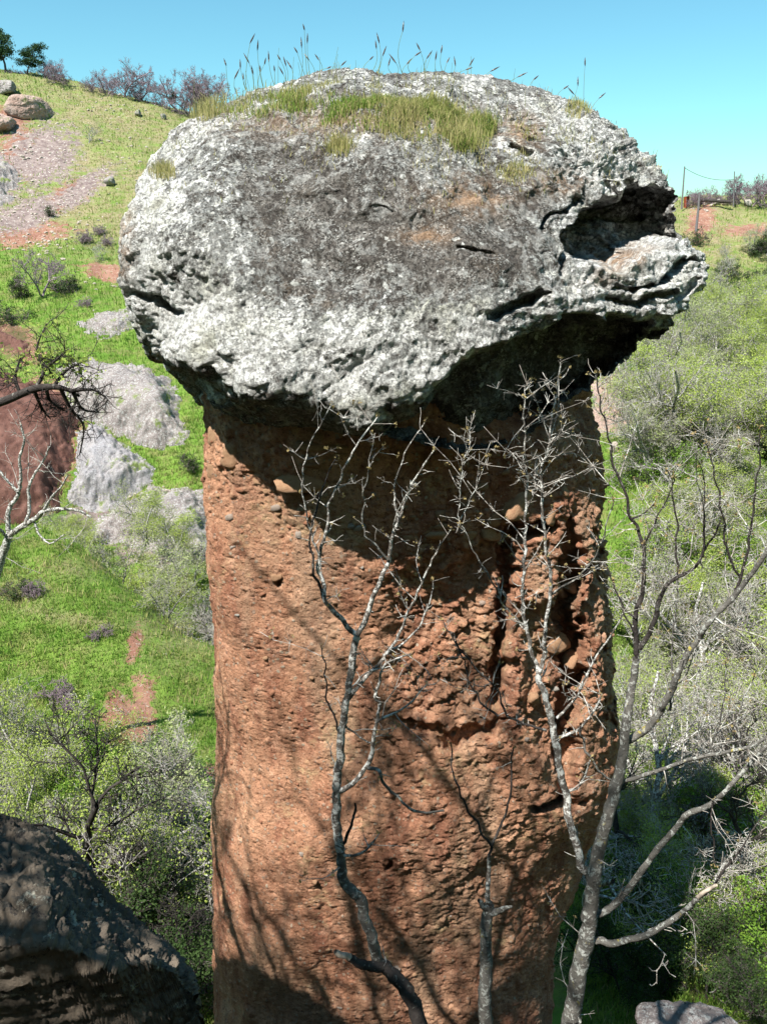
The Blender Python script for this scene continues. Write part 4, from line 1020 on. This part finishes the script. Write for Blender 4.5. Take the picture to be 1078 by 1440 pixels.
traced('forked_tree', 'tall grey forked bare tree beside the right edge of the pillar', [
 ('trunk', [(800,1450),(806,1426),(813,1367),(827,1305),(834,1246),(844,1183),(860,1128),(874,1072),(881,1016),(889,961),(893,925)], 4.0, 4.35, 19, 6.5, 'bark_b', 2),
 ('branch', [(893,925),(892,900),(893,861),(902,829),(905,800),(903,767),(888,729),(876,690),(862,650),(853,604),(843,565),(836,525)], 4.35, 4.6, 5.5, 1.2, 'bark_dark', 12),
 ('branch', [(897,913),(914,886),(926,850),(934,826),(950,813),(969,803),(982,790),(992,770),(1003,752),(1016,728)], 4.35, 4.3, 5.5, 1.4, 'bark_dark', 10),
 ('branch', [(950,813),(951,770),(950,730),(944,690),(940,660)], 4.33, 4.4, 2.4, 1, 'bark_dark', 14),
 ('branch', [(905,767),(920,735),(938,700),(944,672)], 4.4, 4.3, 2, 1, 'bark_dark', 14),
 ('branch', [(888,729),(905,722),(920,708)], 4.45, 4.4, 2, 1.2, 'bark_dark', 10),
 ('branch', [(990,782),(988,735),(990,690),(984,655)], 4.3, 4.25, 2.4, 1, 'bark_dark', 14),
 ('branch', [(897,905),(884,880),(872,850),(862,815)], 4.38, 4.45, 2.2, 1, 'bark_dark', 9),
 ('branch', [(893,870),(880,860),(868,835),(852,798),(838,795),(815,812)], 4.4, 4.6, 2.2, 1, 'bark_dark', 7),
 ('branch', [(834,1235),(823,1226),(806,1176),(796,1127),(785,1072),(778,1027),(768,985),(757,950)], 4.2, 4.55, 8.5, 6, PB, 3),
 ('branch', [(757,950),(748,922),(740,893),(734,858),(735,810),(737,767),(740,708),(740,670),(738,634),(737,590),(735,556)], 4.55, 4.75, 4.5, 1.3, PB, 14),
 ('branch', [(758,952),(763,919),(767,890),(772,835),(768,782),(762,708),(760,666),(771,625),(776,585),(781,550),(788,505)], 4.55, 4.75, 4.5, 1.3, PB, 14),
 ('branch', [(760,672),(745,655),(738,635)], 4.7, 4.72, 1.6, 1.2, PB, 8),
 ('branch', [(772,632),(786,610),(796,590)], 4.7, 4.7, 1.6, 1, PB, 16),
 ('branch', [(772,838),(790,825),(812,812),(835,785),(850,752),(862,700)], 4.65, 4.5, 2.6, 1, 'bark_b', 8),
 ('branch', [(740,890),(725,870),(708,850),(690,815),(668,780),(655,750),(648,735)], 4.6, 4.7, 2.2, .9, 'bark_b', 9),
 ('branch', [(648,735),(645,700),(650,660),(656,630),(660,600)], 4.7, 4.75, 1.4, .8, PB, 22),
 ('branch', [(640,750),(655,715),(670,680),(686,640)], 4.7, 4.75, 1.3, .7, PB, 14),
 ('branch', [(782,1010),(800,992),(812,976),(824,952),(838,922),(857,896),(876,862),(884,845)], 4.5, 4.4, 3, 1.2, PB, 7),
 ('branch', [(783,1038),(800,1032),(815,1024),(828,1008),(839,990),(845,975)], 4.48, 4.4, 3.6, 1.6, PB, 22),
 ('branch', [(815,1026),(820,1048),(830,1068),(848,1088),(862,1098)], 4.42, 4.38, 2.8, 2, 'bark_b', 4),
 ('branch', [(797,1114),(812,1108),(820,1092),(828,1068)], 4.4, 4.38, 2.8, 1.4, PB, 8),
 ('branch', [(768,1028),(750,1024),(728,1016),(708,999),(700,975),(690,960),(664,935),(649,915),(630,888),(616,868)], 4.52, 4.7, 2.8, .9, 'bark_dark', 12),
 ('branch', [(700,1008),(680,990),(662,962),(650,925),(640,895),(622,884)], 4.55, 4.7, 2.2, .9, 'bark_dark', 9),
 ('branch', [(840,1287),(856,1278),(872,1263),(896,1232),(912,1210),(927,1190),(948,1166),(966,1145),(984,1138),(997,1132),(1018,1114),(1032,1098),(1049,1079),(1070,1056),(1095,1030)], 4.15, 4.0, 7.5, 4, 'bark_b', 3),
 ('branch', [(838,1322),(856,1325),(872,1324),(907,1315),(930,1303),(948,1291),(966,1277),(980,1263)], 4.1, 3.9, 7.5, 5, 'bark_b', 1),
 ('broken_branch', [(980,1263),(990,1254),(1000,1248),(1008,1243)], 3.9, 3.88, 5, 3.4, CUT, 0),
 ('branch', [(984,1262),(1002,1246),(1018,1222),(1039,1197),(1063,1159),(1085,1130)], 3.95, 3.9, 3.2, 1.2, 'bark_dark', 10),
 ('branch', [(868,1100),(879,1098),(910,1089),(930,1082),(948,1075),(970,1068),(993,1062),(1035,1055),(1060,1046),(1090,1030)], 4.25, 4.0, 4.5, 3, 'bark_b', 6),
 ('branch', [(880,1043),(898,1032),(914,1020),(926,1003),(936,985),(948,957),(957,938),(967,919),(982,895),(996,875),(1012,858),(1031,840),(1045,820),(1060,802),(1085,765)], 4.3, 4.1, 8, 5, 'bark_b', 5),
 ('branch', [(1031,840),(1050,780),(1056,720),(1066,650),(1070,600)], 4.2, 4.2, 3, 1.2, 'bark_dark', 12),
 ('branch', [(1040,815),(1020,770),(1012,700),(1000,650),(990,622)], 4.2, 4.2, 2.6, 1, 'bark_dark', 14),
 ('branch', [(998,1132),(1000,1160),(1003,1190),(1004,1220)], 4.05, 4.0, 1.8, 1, 'bark_dark', 6),
 ('branch', [(940,1000),(945,960),(942,900),(951,850),(952,800)], 4.3, 4.3, 2.4, 1, 'bark_b', 10),
 ('branch', [(993,1062),(1010,1020),(1018,980),(1020,930)], 4.1, 4.1, 2.2, 1, 'bark_b', 12),
 ('branch', [(1040,1053),(1038,1010),(1048,975),(1062,945)], 4.1, 4.1, 2, 1, PB, 12),
], 603, 'bark_b', extra=2.2, thick=.72)
traced('snag', 'short dead grey trunk with a thorn shaped stub standing before the pillar', [
 ('trunk', [(684,1450),(682,1400),(683,1350),(684,1300),(686,1272)], 4.75, 4.9, 12, 9, 'bark_b', 1),
 ('broken_branch', [(688,1284),(700,1281),(712,1276),(721,1274)], 4.88, 4.8, 8, 1.5, 'bark_b', 0),
 ('broken_branch', [(684,1278),(678,1272),(672,1266)], 4.88, 4.86, 6, 3, 'bark_b', 0),
 ('branch', [(686,1274),(686,1250),(687,1225),(688,1203)], 4.9, 4.95, 4.5, 3, PB, 0),
 ('branch', [(688,1203),(690,1190),(676,1168),(660,1140),(646,1112),(636,1080),(632,1045)], 4.95, 5.1, 2.6, 1.2, 'bark_dark', 2),  # dark limb standing in for a tree's forked shadow on the pillar
 ('branch', [(690,1190),(702,1165),(714,1130),(718,1090),(722,1050)], 4.95, 5.1, 2.4, 1.2, 'bark_dark', 2),  # other arm of that forked shadow, modelled as a dark limb
], 605, 'bark_b', extra=.6, budp=0)

# ------------------------------------------------------------------ trees and shrubs of the slopes
K = dict(kids=(8, 8, 6))
P_bare = [make_tree(700 + i, 4.6, 1.1, 1 + i % 2, .085, 0, twigs_mat='twig_pale', trunk_mat='bark_a', wob=.2, tw=1.6, **K) for i in range(3)]
P_young = [make_tree(710 + i, 4.8, 1.1, 1 + i % 3, .085, 7000, .062, trunk_mat='bark_a', leaf_mat='leaf_y', wob=.18, tw=1.4, clump=.15, **K) for i in range(4)]
P_pale = [make_tree(720 + i, 4.4, 1.2, 2, .07, 3600, .075, trunk_mat='bark_a', leaf_mat='leaf_p', wob=.2, tw=1.5, clump=.14, **K) for i in range(3)]
P_green = [make_tree(730 + i, 4.2, 1.2, 2 + i, .06, 7000, .095, trunk_mat='bark_dark', leaf_mat='leaf_g', twigs_mat='twig', wob=.2, tw=1.2, clump=.17, **K) for i in range(2)]
P_dark = [make_tree(740 + i, 3.6, 1.2, 1 + i, .10, 0, twigs_mat='bark_dark', trunk_mat='bark_dark', wob=.17, tw=1.5, **K) for i in range(2)]
P_darkleaf = [make_tree(745 + i, 3.6, 1.2, 3, .06, 7500, .08, twigs_mat='twig', trunk_mat='bark_dark', leaf_mat='leaf_d', wob=.17, tw=1.3, clump=.16, **K) for i in range(2)]
P_far = [make_tree(750 + i, 5.0, 1.3, 2 + i % 2, .12, 0, twigs_mat='twig_far', trunk_mat='twig_far', wob=.2, tw=3.2, kids=(10, 9, 7)) for i in range(3)]
P_shrub = [make_tree(760 + i, 1.1, 1.5, 7, .02, 1500, .06, twigs_mat='twig', trunk_mat='twig', leaf_mat='leaf_d', wob=.25, tw=1.2, kids=(6, 5, 3), clump=.07) for i in range(2)]
P_dryshrub = [make_tree(765 + i, 1.0, 1.6, 9, .016, 0, twigs_mat='twig_far', trunk_mat='twig_far', wob=.3, tw=1.5, kids=(7, 6, 3)) for i in range(2)]
P_pine = [make_tree(770 + i, 6.0, 1.2, 1, .16, 5200, .24, twigs_mat='bark_dark', trunk_mat='bark_dark', leaf_mat='pine', wob=.16, tw=2, kids=(11, 6, 4), first=.35, clump=.25) for i in range(2)]

# left skyline
for (x, y, sc_, lb) in [(8,98,.80,'spreading dark pine on the skyline at the far left corner'),(38,103,.75,'second dark pine on the left skyline, just right of the corner pine'),(238,146,.35,'tiny dark conifer on the skyline left of the grassy cap shoulder')]:
    place_tree('pine_tree', P_pine, x, y, lb, 'pines on the left skyline', scale=sc_, base=P(x, y, 112) - np.array([0, 0, .5]))
SKY = [(58,106,.8),(78,112,.72),(96,116,.7),(138,128,.75),(150,130,.9),(172,134,1.25),(190,138,1.0),(205,142,.7),(222,148,.6),(256,156,1.25),(272,160,1.35),(292,165,1.4),(310,168,1.2),(120,126,.6),(36,110,.7)]
for (x, y, sc_) in SKY:
    place_tree('skyline_tree', P_far, x, y, 'bare purplish grey tree on the ridge line of the left hill' if x != 172 else 'largest bare rounded tree alone on the left hill skyline', 'bare trees on the left skyline', scale=sc_ * .95, base=P(x, y, 112) - np.array([0, 0, .9]))
# right skyline and fence
for (x, sc_) in [(972,.5),(985,.7),(1003,.75),(1020,.6),(1044,1.05),(1056,1.1),(1070,1.1),(1084,1.2),(1098,1.2),(990,.5)]:
    place_tree('skyline_tree', P_far, x, 284, 'bare twiggy tree along the fence line on the right skyline', 'bare trees on the right skyline', scale=sc_ * .72, base=P(x, 288, 88) - np.array([0, 0, .4]))
def post(name, x, ytop, ybot, Y, lean, rad_, mat, label, cat='fence post', taper=.7):
    a = P(x, ybot, Y); b = P(x + lean, ytop, Y); t = Tubes(); t.add(np.linspace(a - np.array([0, 0, .3]), b, 6), np.linspace(rad_, rad_ * taper, 6), 7)
    o = link(name, t.mesh(name, a), MAT[mat]); o.location = [float(c) for c in a]; return tag(o, label, cat)
gpost = lambda x, y: on_ground(x, y, 40, 125)[1]
post('fence_post', 958, 234, 290, 87, 4, .09, 'post', 'leaning grey fence post on the right skyline next to the boulder cap')
post('fence_post', 1031, 241, 286, 87, 1, .07, 'post', 'straight thin fence post on the right skyline farther from the boulder')
post('fence_post', 978, 286, 326, gpost(978, 326), 4, .13, 'post', 'pale leaning post on the slope just below the right skyline')
post('fence_post', 982, 270, 286, 86, 1, .12, 'post', 'short grey fence post between the red marker and the log')
post('marker_post', 965, 276, 290, gpost(965, 292), 0, .30, 'rust', 'stubby rusty red marker post on the right hilltop', 'marker post', .95)
t = Tubes(); a = P(962, 236, 87); b = P(1032, 252, 87); ln = np.linspace(0, 1, 20)[:, None]; t.add(a * (1 - ln) + b * ln - np.array([0, 0, 1]) * (4 * ln * (1 - ln) * .45), np.full(20, .025), 3)
tag(link('fence_wire', t.mesh('fence_wire'), MAT['wire']), 'sagging wire strung between the two skyline fence posts', 'wire')
t = Tubes(); a = P(985, 281, 87); b = P(1028, 284, 86); t.add(a * (1 - ln) + b * ln, np.full(20, .18) * (1 + .2 * np.sin(ln[:, 0] * 20)), 6)
tag(link('fallen_log', t.mesh('fallen_log'), MAT['bark_dark']), 'dark fallen log lying on pale stones along the right hilltop', 'log')
for k, (x, y) in enumerate([(984,285),(996,286),(1006,288),(1018,288),(1050,290)]):
    out_at(x, y, 11, .7, .6, ['pale stone under the left end of the fallen log','pale stone under the middle of the fallen log','pale stone in front of the fallen log above the dirt track','pale stone under the right end of the fallen log','ochre stone on the right hilltop beyond the log'][k], MAT['greyst'], 350 + k, 0, (0, 0), .15, name='field_stone', cat='stone', cs=CS16, yr=(60, 125))

# left slope: single trees and shrubs
place_tree('bare_tree', P_bare, 125, 203, 'small bare two stemmed tree on the bright patch of the upper left slope', 'bare trees on the left slope', scale=.62, Yr=(50, 120))
place_tree('bare_tree', P_far, 62, 415, 'dense round bare tree with its shadow on the green slope at left', 'bare trees on the left slope', scale=.78, Yr=(40, 120))
place_tree('bare_tree', P_bare, 148, 368, 'thin white stemmed bare tree tight against the left edge of the boulder cap', 'bare trees on the left slope', scale=.55, Yr=(40, 120))
for (x, y, s, lb) in [(70,305,.9,'low dark shrub among the scree of the left slope'),(122,342,1.3,'grey thicket shrub below the scree'),(140,330,1.0,'grey shrub between the thicket and the cap'),(28,420,1.4,'dark low shrub left of the round bare tree'),(90,412,1.6,'dark bush right at the foot of the round bare tree'),
                      (18,455,1.6,'dark green shrub at the left edge above the red strip'),(120,432,1.0,'small grey shrub on the green slope under the round tree'),(150,345,1.1,'brown shrub touching the cap outline at left'),(205,552,1.0,'grey shrub growing on the broad domed slab'),(268,662,1.0,'dark shrub on the strip of grass next to the pillar'),
                      (265,525,.8,'small shrub where the domed slab meets the cap shade'),(240,385,.8,'low shrub on the slope behind the cap')]:
    place_tree('shrub', P_dryshrub if 'grey' in lb or 'brown' in lb else P_shrub, x, y, lb, 'low shrubs on the left slope', 'shrub', s * 1.25, Yr=(33, 120))
for (x, y, s, lb) in [(30,842,1.5,'dark flat shrub in the middle of the near green mound'),(50,838,1.2,'brown flat shrub right of the dark one on the mound'),(150,895,.8,'small grey shrub in the centre of the mound'),(130,898,.6,'tiny dark shrub left of the small grey shrub'),(80,985,1.5,'grey leafless shrub above the dirt slide'),(10,1030,1.7,'dark shrub low on the mound at the left edge'),(60,1060,1.4,'dark shrub between the mound foot and the trees'),(95,1000,1.1,'dark shrub just right of the grey leafless one')]:
    place_tree('shrub', P_dryshrub if ('brown' in lb or 'grey' in lb) else P_shrub, x, y, lb, 'low shrubs on the near mound', 'shrub', s * .75, Yr=(8, 31))
# gully behind the mound
for k, (x, Y, s, pr) in enumerate([(170,33,1.0,0),(205,33,.95,1),(235,31,1.1,0),(262,30,1.3,2),(280,28.5,1.25,2),(292,27.5,1.1,2),(150,36,.8,1),(190,36,.9,1),(130,37,.75,1),(248,35,1.0,1),(275,34,1.1,0),(225,28.5,.8,1),(110,37,.7,0),(300,31,1.2,1),(215,37,.8,0)]):
    p = P(x, 780, Y); p[2] = terrain_z(p[0], p[1])[0]
    place_tree('young_tree' if pr != 2 else 'bare_tree', (P_pale, P_young, P_bare)[pr], 0, 0, ['pale budding tree in the gully behind the near mound', 'yellow green young tree in the gully behind the near mound', 'white barked bare tree in the gully close to the left side of the pillar'][pr], 'trees in the gully left of the pillar', scale=s * .9, base=p)
# lone pale tree leaning in from the left edge
traced('pale_bare_tree', 'pale spreading bare tree with a crooked trunk at the left edge above the mound', [
 ('trunk', [(-60,905),(-30,860),(-8,815),(2,785),(10,762),(14,752)], 17, 17, 9, 6, PB, 2),
 ('branch', [(14,752),(35,738),(52,728),(62,719),(85,716),(110,718),(128,728)], 17, 16.6, 5.5, 1.5, PB, 5),
 ('branch', [(14,755),(12,735),(14,715),(26,695),(30,670),(28,645),(34,620),(30,596)], 17, 17.3, 4.5, 1.4, PB, 6),
 ('branch', [(36,737),(42,715),(40,690),(48,668),(60,650),(70,628)], 16.9, 17.3, 3.2, 1.2, PB, 6),
 ('branch', [(26,692),(10,675),(-5,655),(-12,620)], 17.1, 17.4, 2.6, 1.2, PB, 6),
 ('branch', [(60,720),(72,700),(86,685),(96,668)], 16.8, 16.5, 2.4, 1.1, PB, 6),
 ('branch', [(12,758),(-5,740),(-25,728)], 17, 16.6, 3, 1.4, PB, 5),
 ('branch', [(48,735),(58,755),(72,764),(90,752)], 16.9, 16.5, 2, 1, PB, 5),
], 607, PB, budp=.15, big=3.4)

# dark branch reaching in from the left frame edge
r = np.random.default_rng(9)
p0_ = P(-70, 590, 9.0); T = Tubes(); W = Tubes(); tp = []
main = np.array([P(*a) for a in [(-700,1250,7.5),(-420,760,8.2),(-200,610,8.8),(-70,582,9),(0,566,9.1),(48,547,9.2),(85,545,9.2),(112,557,9.3)]])
pts, rd = smooth_line(main, np.array([.13,.11,.085,.06,.05,.045,.03,.015]), 6); 
g0 = main[0].copy(); g0[2] = terrain_z(g0[0], g0[1])[0] - .2
T.add(np.concatenate([[g0], pts]), np.concatenate([[.16], rd]), 8)
for a in ([(50,547),(62,520),(52,490),(66,455)], [(75,545),(95,520),(120,508)], [(85,545),(100,575),(118,600),(112,640)], [(30,556),(22,530),(30,500)], [(100,550),(130,548),(150,560)], [(62,520),(80,505),(98,490)],[(48,548),(60,575),(72,590)],[(66,546),(72,565),(95,580)],[(104,553),(116,575),(140,580)],[(-40,575),(-30,540),(-5,520)]):
    q, rq = smooth_line(np.array([P(x, y, 9.2 + .1 * i) for i, (x, y) in enumerate(a)]), np.linspace(.026, .006, len(a)), 5); W.add(q, rq, 5)
    for _ in range(16):
        i = int(r.integers(2, len(q) - 1)); qq = limb(r, q[i], vrand(r) + (q[i] - q[i - 1]) * 8, r.uniform(.12, .5), 4, .25); W.add(qq, np.linspace(.006, .003, 5), 3); tp.append(qq)
        for _k in range(4):
            q3 = limb(r, qq[int(r.integers(1, 4))], vrand(r), r.uniform(.06, .2), 2, .2); W.add(q3, [.004, .003, .002], 3); tp.append(q3)
e = empty('overhanging_tree', g0, 'dark leaning tree whose branch reaches in from the left edge over the red bank', 'tree')
me = T.mesh('branch', g0); me.materials.append(MAT['bark_dark']); link('branch', me, None, e)
me = W.mesh('twigs', g0); me.materials.append(MAT['bark_dark']); link('twigs', me, None, e)['kind'] = 'stuff'
tp = np.concatenate(tp); _, ty_, _ = proj(tp); tp = tp[(ty_ < 535)][::14]; c = np.repeat(tp, 5, 0) + r.normal(size=(len(tp) * 5, 3)) * .05
Vq, Fq = quads(c, r.uniform(.03, .07, len(c)), r); me = npmesh('leaves', Vq - g0, Fq, smooth=False, attrs=dict(tone=r.random(len(Vq)))); me.materials.append(MAT['leaf_y']); link('leaves', me, None, e)['kind'] = 'stuff'

# lower left thicket
place_tree('dark_bare_tree', [P_dark[0]], 135, 1235, 'dark upright bare tree rising above the thicket behind the foreground ledge', None, scale=1.3, base=(lambda p: np.array([p[0], p[1], terrain_z(p[0], p[1])[0]]))(P(137, 1230, 10.6)))
rt_ = random.Random(4)
def scatter(name, protos, lb, grp, n, x0, x1, y0, y1, s0, s1, cat='tree', Yr=(7.5, 100)):
    for _ in range(n):
        x = rt_.uniform(x0, x1); y = rt_.uniform(y0, y1); place_tree(name, protos, x, y, lb, grp, cat, rt_.uniform(s0, s1), Yr)
scatter('bare_tree', P_bare + P_pale, 'tangled grey lichen covered tree in the thicket between the ledge and the pillar', 'trees of the lower left thicket', 22, -40, 300, 1110, 1400, .55, .8, Yr=(8, 20))
scatter('leafing_tree', P_young + P_green, 'small green leafing tree in the thicket between the ledge and the pillar', 'trees of the lower left thicket', 24, -40, 300, 1110, 1330, .45, .75, Yr=(8, 20))
scatter('dark_tree', P_dark + P_darkleaf, 'dark small tree low in the shade of the lower left thicket', 'trees of the lower left thicket', 26, -20, 300, 1180, 1430, .45, .66, Yr=(8, 20))  # dark leaves and bark put the thicket's shade into its colour
scatter('shrub', P_shrub, 'low green shrub fringing the thicket under the near mound', 'shrubs of the lower left thicket', 18, -20, 300, 1080, 1230, .9, 1.5, 'shrub', (9, 20))
# right-hand slope, from far to near
scatter('hill_tree', P_pale + P_bare, 'grey budding tree high on the right slope below the fence', 'scattered trees high on the right slope', 9, 980, 1100, 345, 440, .55, .8, Yr=(45, 100))
scatter('shrub', P_shrub, 'low dark shrub on the upper right slope', 'shrubs on the upper right slope', 12, 975, 1090, 320, 440, 1.2, 2.0, 'shrub', (45, 100))
scatter('young_tree', P_young, 'yellow green young tree in the dense wood on the right slope', 'young trees of the right slope wood', 44, 905, 1120, 470, 700, .8, 1.15, Yr=(35, 70))
scatter('pale_tree', P_pale, 'pale grey budding tree in the dense wood on the right slope', 'pale trees of the right slope wood', 22, 880, 1110, 480, 680, .75, 1.1, Yr=(30, 70))
scatter('bare_tree', P_bare, 'white stemmed bare tree among the leafing trees right of the pillar', 'bare trees of the right slope wood', 28, 900, 1110, 540, 980, .85, 1.25, Yr=(20, 60))
scatter('young_tree', P_young + P_green, 'green leafing tree in the middle of the right slope', 'leafing trees of the middle right slope', 28, 910, 1120, 680, 960, .6, .85, Yr=(20, 60))
scatter('pale_tree', P_pale + P_young, 'pale leafing tree in the gully beside the right edge of the pillar', 'trees of the lower right gully', 28, 885, 1120, 930, 1200, .6, .85, Yr=(12, 30))
scatter('bare_tree', P_bare, 'grey mossy bare tree in the gully beside the right edge of the pillar', 'trees of the lower right gully', 24, 870, 1120, 960, 1240, .6, .9, Yr=(9, 30))
scatter('leafing_tree', P_young + P_green, 'low green tree at the lower right between the forked tree and the frame edge', 'low trees at the lower right', 30, 850, 1110, 1150, 1380, .4, .6, Yr=(8, 20))
scatter('dark_tree', P_darkleaf, 'dark low bush in the shadow the boulder cap throws at lower right', 'bushes in the shadow at lower right', 10, 820, 1080, 1300, 1440, .34, .5, 'bush', (7.6, 20))
for k, (x, Y, s_, pr) in enumerate([(905,10.5,1.0,0),(960,12.5,1.1,0),(1010,9.5,.95,0),(1060,12,1.1,0),(1040,15,1.2,0),(925,16,1.2,0),(985,18,1.2,0),(1085,10,1.0,1),(890,13,.9,1),(1000,13.5,1.0,1)]):
    p = P(x, 1100, Y); p[2] = terrain_z(p[0], p[1])[0]
    place_tree(('bare_tree', 'dark_tree')[pr], (P_bare, P_dark)[pr], 0, 0, ['tall pale bare tree with fine twigs right behind the forked tree', 'dark stemmed bare tree with fine twigs right behind the forked tree'][pr], 'bare trees behind the forked tree', scale=s_, base=p)
place_tree('bare_tree', P_bare, 990, 470, 'twisted pale bare tree standing just under the tip of the boulder cap', None, scale=1.0, Yr=(40, 70))

# trees behind the viewer, whose branches dapple the ledge and the pillar
def ground_at(x, y): return np.array([x, y, terrain_z(x, y)[0]])
def out_of_sight(org):
    """limbs of these trees grow away from the view, and leave the sunny upper left of the pillar free"""
    def f(pts, r):
        q = pts + org; t = np.linspace(0, 1, 12)[None, :, None]
        f_ = np.vstack([(q[:-1, None] * (1 - t) + q[1:, None] * t).reshape(-1, 3)]); x, y, d = proj(f_); mg = 90 + .16 / np.maximum(np.abs(d), .05) * FOC
        if np.any((d > -.05) & ((d < .3) & (np.abs(f_[:, 0]) < 1.0) | (x > -mg) & (x < 1078 + mg) & (y > -mg) & (y < 1440 + mg))): return False
        sd = q + (SUN / SUN[1])[None] * (5.95 - q[:, 1:2]); x, y, d = proj(sd); m = (x > 240) & (x < 900)
        if np.any(m & (y < 800)): return False
        s2 = q + (SUN / SUN[2])[None] * (-2.45 - q[:, 2:3]); on = (s2[:, 0] > -2.0) & (s2[:, 0] < -.4) & (s2[:, 1] > 2.0) & (s2[:, 1] < 3.3)
        if np.any(on) and r.random() < .30: return False
        return not (np.any(m & (x < 450) & (y < 1250)) and r.random() < .75)
    return f
for (x, y, sd_, H_, lb) in [(-3.7,1.2,790,9.5,'tall bare tree left of the viewpoint, its branches dappling the lower pillar'),(-3.3,2.3,792,10.0,'tall bare tree growing at the ledge, outside the picture at left'),(-3.6,-2.2,794,4.0,'small bare tree behind the viewpoint, off to the left'),(-4.4,.3,793,7.0,'middle sized bare tree behind the two tall ones left of the viewpoint')]:
    org = ground_at(x, y); tr = make_tree(sd_, H_, 1.2, 1, .15, 900, .07, leaf_mat='leaf_y', trunk_mat='bark_b', wob=.16, tw=3.0, kids=(20, 11, 8), first=.15, clump=.1, keep=out_of_sight(org))
    e = empty('shade_tree', org, lb, 'tree', 'trees behind the viewpoint'); link('trunk', tr[0], None, e); link('twigs', tr[1], None, e)['kind'] = 'stuff'; link('leaves', tr[2], None, e)['kind'] = 'stuff'

# ------------------------------------------------------------------ seed heads on the crest of the cap
r = np.random.default_rng(77)
top = np.where((cdep > 0) & (cpy < 200) & (CAPV[:, 1] > 6.8) & (CAPV[:, 1] < 8.6) & (CAPN[:, 2] > .2))[0]
S = Tubes(); Hd = Tubes()
heads = [(318,92),(338,96),(352,60),(350,88),(362,70),(372,90),(386,100),(394,84),(402,92),(410,96),(418,74),(428,42),(424,66),(434,84),(442,100),(356,104),(366,100),(378,86),(398,104),(432,60),(448,84),(529,68),(538,78),(520,84),(566,44),(546,92),(556,88),(572,90),(584,78),(600,82),(612,84),(628,88),(640,92),(655,98),(700,108),(712,112),(728,108),(750,112),(792,125),(800,140),(812,120),(822,92),(806,132),(842,138),(884,182),(898,184),(480,92),(500,96),(460,96),(330,110),(342,112),(620,74),(660,92),(690,100),(590,70),(533,60)]
for (x, y) in heads:
    cand = top[np.abs(cpx[top] - x - r.normal() * 6) < 6]
    if len(cand) == 0: continue
    i = cand[np.argmin(cpy[cand])]; b = CAPV[i] - np.array([0, 0, .03]); y_top = P(x, y, b[1])
    if y_top[2] < b[2] + .04: continue
    L = np.linspace(0, 1, 8)[:, None]; q = b * (1 - L) + y_top * L + np.array([.02, 0, 0]) * np.sin(L * math.pi) * r.normal()
    S.add(q, np.linspace(.0028, .0016, 8), 3)
    d = q[-1] - q[-2]; d /= np.linalg.norm(d); hl = r.uniform(.045, .085); d = d + np.array([r.normal() * .2, 0, 0])
    Hd.add(np.array([q[-1] - d * hl * .1, q[-1] + d * hl * .2, q[-1] + d * hl * .6, q[-1] + d * hl]), [.002, .0068, .006, .001], 5)
for _ in range(90):
    i = r.choice(top); b = CAPV[i]; hh = r.uniform(.10, .30) * (1.2 if cpx[i] < 460 else .7); q = limb(r, b - np.array([0, 0, .02]), np.array([r.normal() * .15, 0, 1.]), hh, 5, .06); S.add(q, np.linspace(.0022, .0012, 6), 3)
tag(link('grass_stalks', S.mesh('grass_stalks'), MAT['grassdry']), 'thin dry grass stalks sticking up along the crest of the boulder cap', 'grass', kind='stuff')
tag(link('seed_heads', Hd.mesh('seed_heads'), MAT['twig']), 'small dry seed heads on the stalks against the sky above the cap', 'seed heads', kind='stuff')
